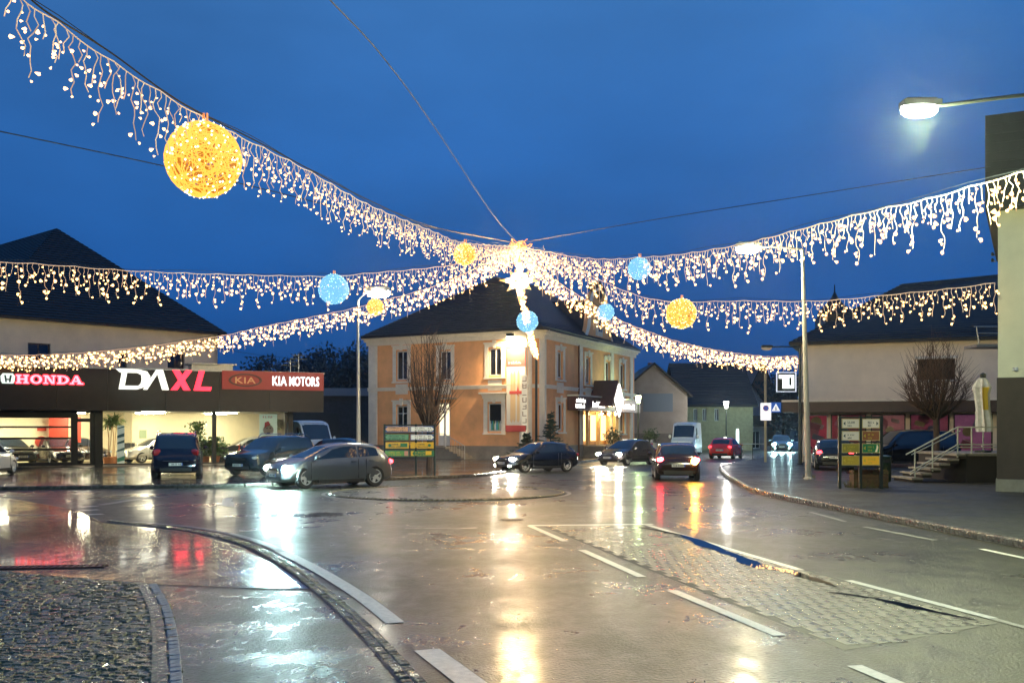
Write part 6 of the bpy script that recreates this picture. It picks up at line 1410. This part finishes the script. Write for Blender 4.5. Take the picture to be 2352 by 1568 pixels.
# hub
t = thing('light_hub', 'tangle of warm lit cable rings where all strands meet above the roundabout', 'light hub', HUB); hb_ = MB(); rn = random.Random(4)
for k in range(9):
    c = Vector((rn.gauss(0, .12), rn.gauss(0, .12), rn.gauss(.05, .08))); r_ = rn.uniform(.15, .34); hb_.tube([c+Vector((math.cos(q/10*6.283)*r_, math.sin(q/10*6.283)*r_*.8, .1*math.sin(q*1.3+k))) for q in range(11)], .02, 4, cap=False)
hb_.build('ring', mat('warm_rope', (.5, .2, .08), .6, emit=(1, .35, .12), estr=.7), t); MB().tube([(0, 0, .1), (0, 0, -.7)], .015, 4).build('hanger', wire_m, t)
for k in range(26):
    d = link('icicle_drop', DM[k % 8], t); d.location = (rn.gauss(0, .28), rn.gauss(0, .28), rn.uniform(-.1, .05)); d.rotation_euler = (rn.gauss(0, .1), rn.gauss(0, .1), rn.uniform(0, 6.28))
# balls
def ball_mesh(nm, n, wm, seed, rw):
    rn = random.Random(seed); mb = MB()
    for k in range(n):
        ax_ = Vector((rn.gauss(0, 1), rn.gauss(0, 1), rn.gauss(0, 1))).normalized(); a = ax_.orthogonal().normalized(); b = ax_.cross(a); off = rn.uniform(-.6, .6)*.5; rr = math.sqrt(.25-off*off)*rn.uniform(.97, 1.0); t0 = rn.uniform(0, 6.28); span = rn.uniform(2, 6)
        pts = [ax_*off+(a*math.cos(t0+span*q/14)+b*math.sin(t0+span*q/14))*rr for q in range(15)]; mb.tube(pts, rw, 3, cap=False)
    return mb.mesh(nm, wm)
def bulbs_mesh(nm, n, m, seed, r):
    rn = random.Random(seed); mb = MB()
    for k in range(n):
        d = Vector((rn.gauss(0, 1), rn.gauss(0, 1), rn.gauss(0, 1))).normalized()*.5*rn.uniform(.94, 1.02); i = len(mb.v); mb.v += [tuple(d+Vector(v)*r) for v in ((1, 0, 0), (-1, 0, 0), (0, 1, 0), (0, -1, 0), (0, 0, 1), (0, 0, -1))]
        mb.f += [(i, i+2, i+4), (i+2, i+1, i+4), (i+1, i+3, i+4), (i+3, i, i+4), (i+2, i, i+5), (i+1, i+2, i+5), (i+3, i+1, i+5), (i, i+3, i+5)]; mb.m += [0]*8
    return mb.mesh(nm, m)
gold = emi('gold_wire_glow', (1, .46, .06), 1.5); gold2 = emi('gold_wire_dim', (.55, .17, .01), 1.); blue = emi('blue_wire_glow', (.22, .62, 1), .9); blue2 = emi('pale_blue_bulb', (.5, .9, 1), 2.6); goldb = emi('gold_bulb', (1, .8, .4), 5)
BMS = {'gold': (ball_mesh('gold_ball_mesh', 130, gold, 1, .0075), ball_mesh('gold_ball_dim_mesh', 120, gold2, 5, .006), bulbs_mesh('gold_bulbs_mesh', 240, goldb, 2, .017)),
       'blue': (ball_mesh('blue_ball_mesh', 170, blue, 3, .010), ball_mesh('blue_ball_dim_mesh', 110, blue, 6, .008), bulbs_mesh('blue_bulbs_mesh', 240, blue2, 4, .019))}
def ball(label, kind, line_end, u, v, dpx):
    q = on_line(Vector((HUB.x, HUB.y)), Vector(line_end), u); Y = q.y; D = dpx/F*Y
    t = thing('light_ball', label, 'light ball', (q.x, Y, H0+(V0-v)/F*Y), 0, 'glowing wire balls on the strands'); A, B, C_ = BMS[kind]
    o = link('wire_shell', A, t); o.scale = (D,)*3; o.rotation_euler = (random.random()*3, random.random()*3, 0); o = link('inner_wire', B, t); o.scale = (D*.96,)*3; o.rotation_euler = (1, random.random()*3, 0); o = link('bulbs', C_, t); o.scale = (D,)*3; o['kind'] = 'stuff'
    MB().tube([(0, 0, D*.48), (.0, 0, D*.5+.12)], .02, 5).tube([(.05, 0, D*.48), (.05, 0, D*.5+.12)], .015, 5).build('hanger', mat('warm_rope'), t)
ball('big golden wire ball on the nearest strand at the upper left', 'gold', (-4.1, 13.6), 467, 367, 172)
ball('golden ball nearest the hub, hanging just left of it', 'gold', (-4.1, 13.6), 1067, 584, 50)
ball('larger blue ball on the left-running strand', 'blue', (-13.5, 27), 766, 664, 69)
ball('small golden ball beside the slim street lamp head', 'gold', (-25, 50), 862, 705, 39)
ball('blue ball on the strand that rises to the upper right', 'blue', (9, 18), 1468, 617, 51)
ball('large golden ball on the strand right of the hub, above the side street', 'gold', (14.3, 30.8), 1565, 720, 69)
ball('small blue ball in front of the curved gable', 'blue', (16, 57), 1391, 717, 39)
ball('blue ball below the star at the roof edge of the orange building', 'blue', (1.6, 65.6), 1211, 738, 49)
# star
sp_ = P(1193, 645, 39.6); t = thing('light_star', 'dazzling many-pointed white star hanging under the hub', 'star', sp_); stm = emi('star_light', (1, .70, .36), 4); tip_m = emi('star_tip_light', (1, .52, .16), 1.5)
MB().lathe([(.02, -.36), (.28, -.22), (.37, 0), (.28, .22), (.02, .36)], n=10).build('core', stm, t)
dirs = [((0, 0, 1), .95), ((0, 0, -1), .8), ((1, 0, .02), .66), ((-1, 0, .02), .72), ((.7, -.3, .62), .5), ((-.7, -.3, .62), .5), ((.68, -.3, -.55), .56), ((-.68, -.3, -.6), .62), ((.3, -.9, .1), .5), ((-.3, -.9, -.2), .5), ((.5, .8, .3), .5), ((-.5, .8, .3), .5), ((.38, -.2, -.9), .5), ((-.35, -.2, .9), .45)]
for d, l in dirs:
    l *= 1.12; d = Vector(d).normalized(); a = d.orthogonal().normalized(); b = d.cross(a); q = MB(); base = [d*.12+(a*math.cos(x)+b*math.sin(x))*.24 for x in (0, 1.57, 3.14, 4.71)]; mid_ = [d*(.12+(l-.12)*.62)+(a*math.cos(x)+b*math.sin(x))*.09 for x in (0, 1.57, 3.14, 4.71)]
    for j in range(4): q.quad(base[j], base[(j+1) % 4], mid_[(j+1) % 4], mid_[j], 0); q.poly([mid_[j], mid_[(j+1) % 4], d*l], 1)
    q.build('point', [stm, tip_m], t)
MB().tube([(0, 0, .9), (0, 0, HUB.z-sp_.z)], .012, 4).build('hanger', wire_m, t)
lamp_light(sp_.x, sp_.y-.1, sp_.z-.1, 4600, (1, .68, .30), .6, 'star_glow')
# dark span wires
def span(label, pts):
    t = tag(MB().tube([p for p in bez(pts, 12)], .013, 4).build('span_wire', cable_m), label, 'wire', 'dark span wires'); return t
top = HUB+Vector((0, 0, .12))
span('dark steel wire running up from the hub to the top edge of the picture', [top, P(1130, 490, 34), P(1000, 295, 25), P(880, 132, 18), P(752, -6, 13.5), P(640, -130, 11)])
span('dark steel wire rising gently right from the hub to the dark roof edge', [top, P(1500, 505, 36), P(1850, 450, 33.5), P(2275, 383, 31)])
span('dark steel wire entering at the left edge and passing behind the big golden ball', [P(-60, 292, 20), P(0, 302, 20.6), P(370, 380, 25), P(620, 438, 29), P(860, 496, 33), top])
span('dark steel wire just above the nearest light strand', [P(40, -30, 10.4), P(110, 30, 10.9), P(250, 118, 12.2), P(420, 238, 13.8), P(600, 330, 16.3), P(860, 466, 22), P(1010, 525, 29), top])
span('thin overhead cable from the large house toward the showroom roof', [P(500, 800, 75), P(620, 818, 80), P(735, 826, 88)])
print('objects', len(bpy.data.objects), 'tris~', sum(len(o.data.polygons)*2 for o in bpy.data.objects if o.type == 'MESH'))
hz = MB().box(-260, 260, -12, 560, -1.0, 34); hm = bpy.data.materials.new('glare_haze_air'); hm.use_nodes = True; ht = hm.node_tree; ht.nodes.clear()  # thin scattering volume added to give the lamps a glare halo
ho = ht.nodes.new('ShaderNodeOutputMaterial'); hv = ht.nodes.new('ShaderNodeVolumePrincipled'); hv.inputs['Density'].default_value = .0002; hv.inputs['Color'].default_value = (.8, .88, 1, 1); hv.inputs['Anisotropy'].default_value = .88
ht.links.new(hv.outputs[0], ho.inputs['Volume']); hz.build('glare_haze', hm, kind='stuff')
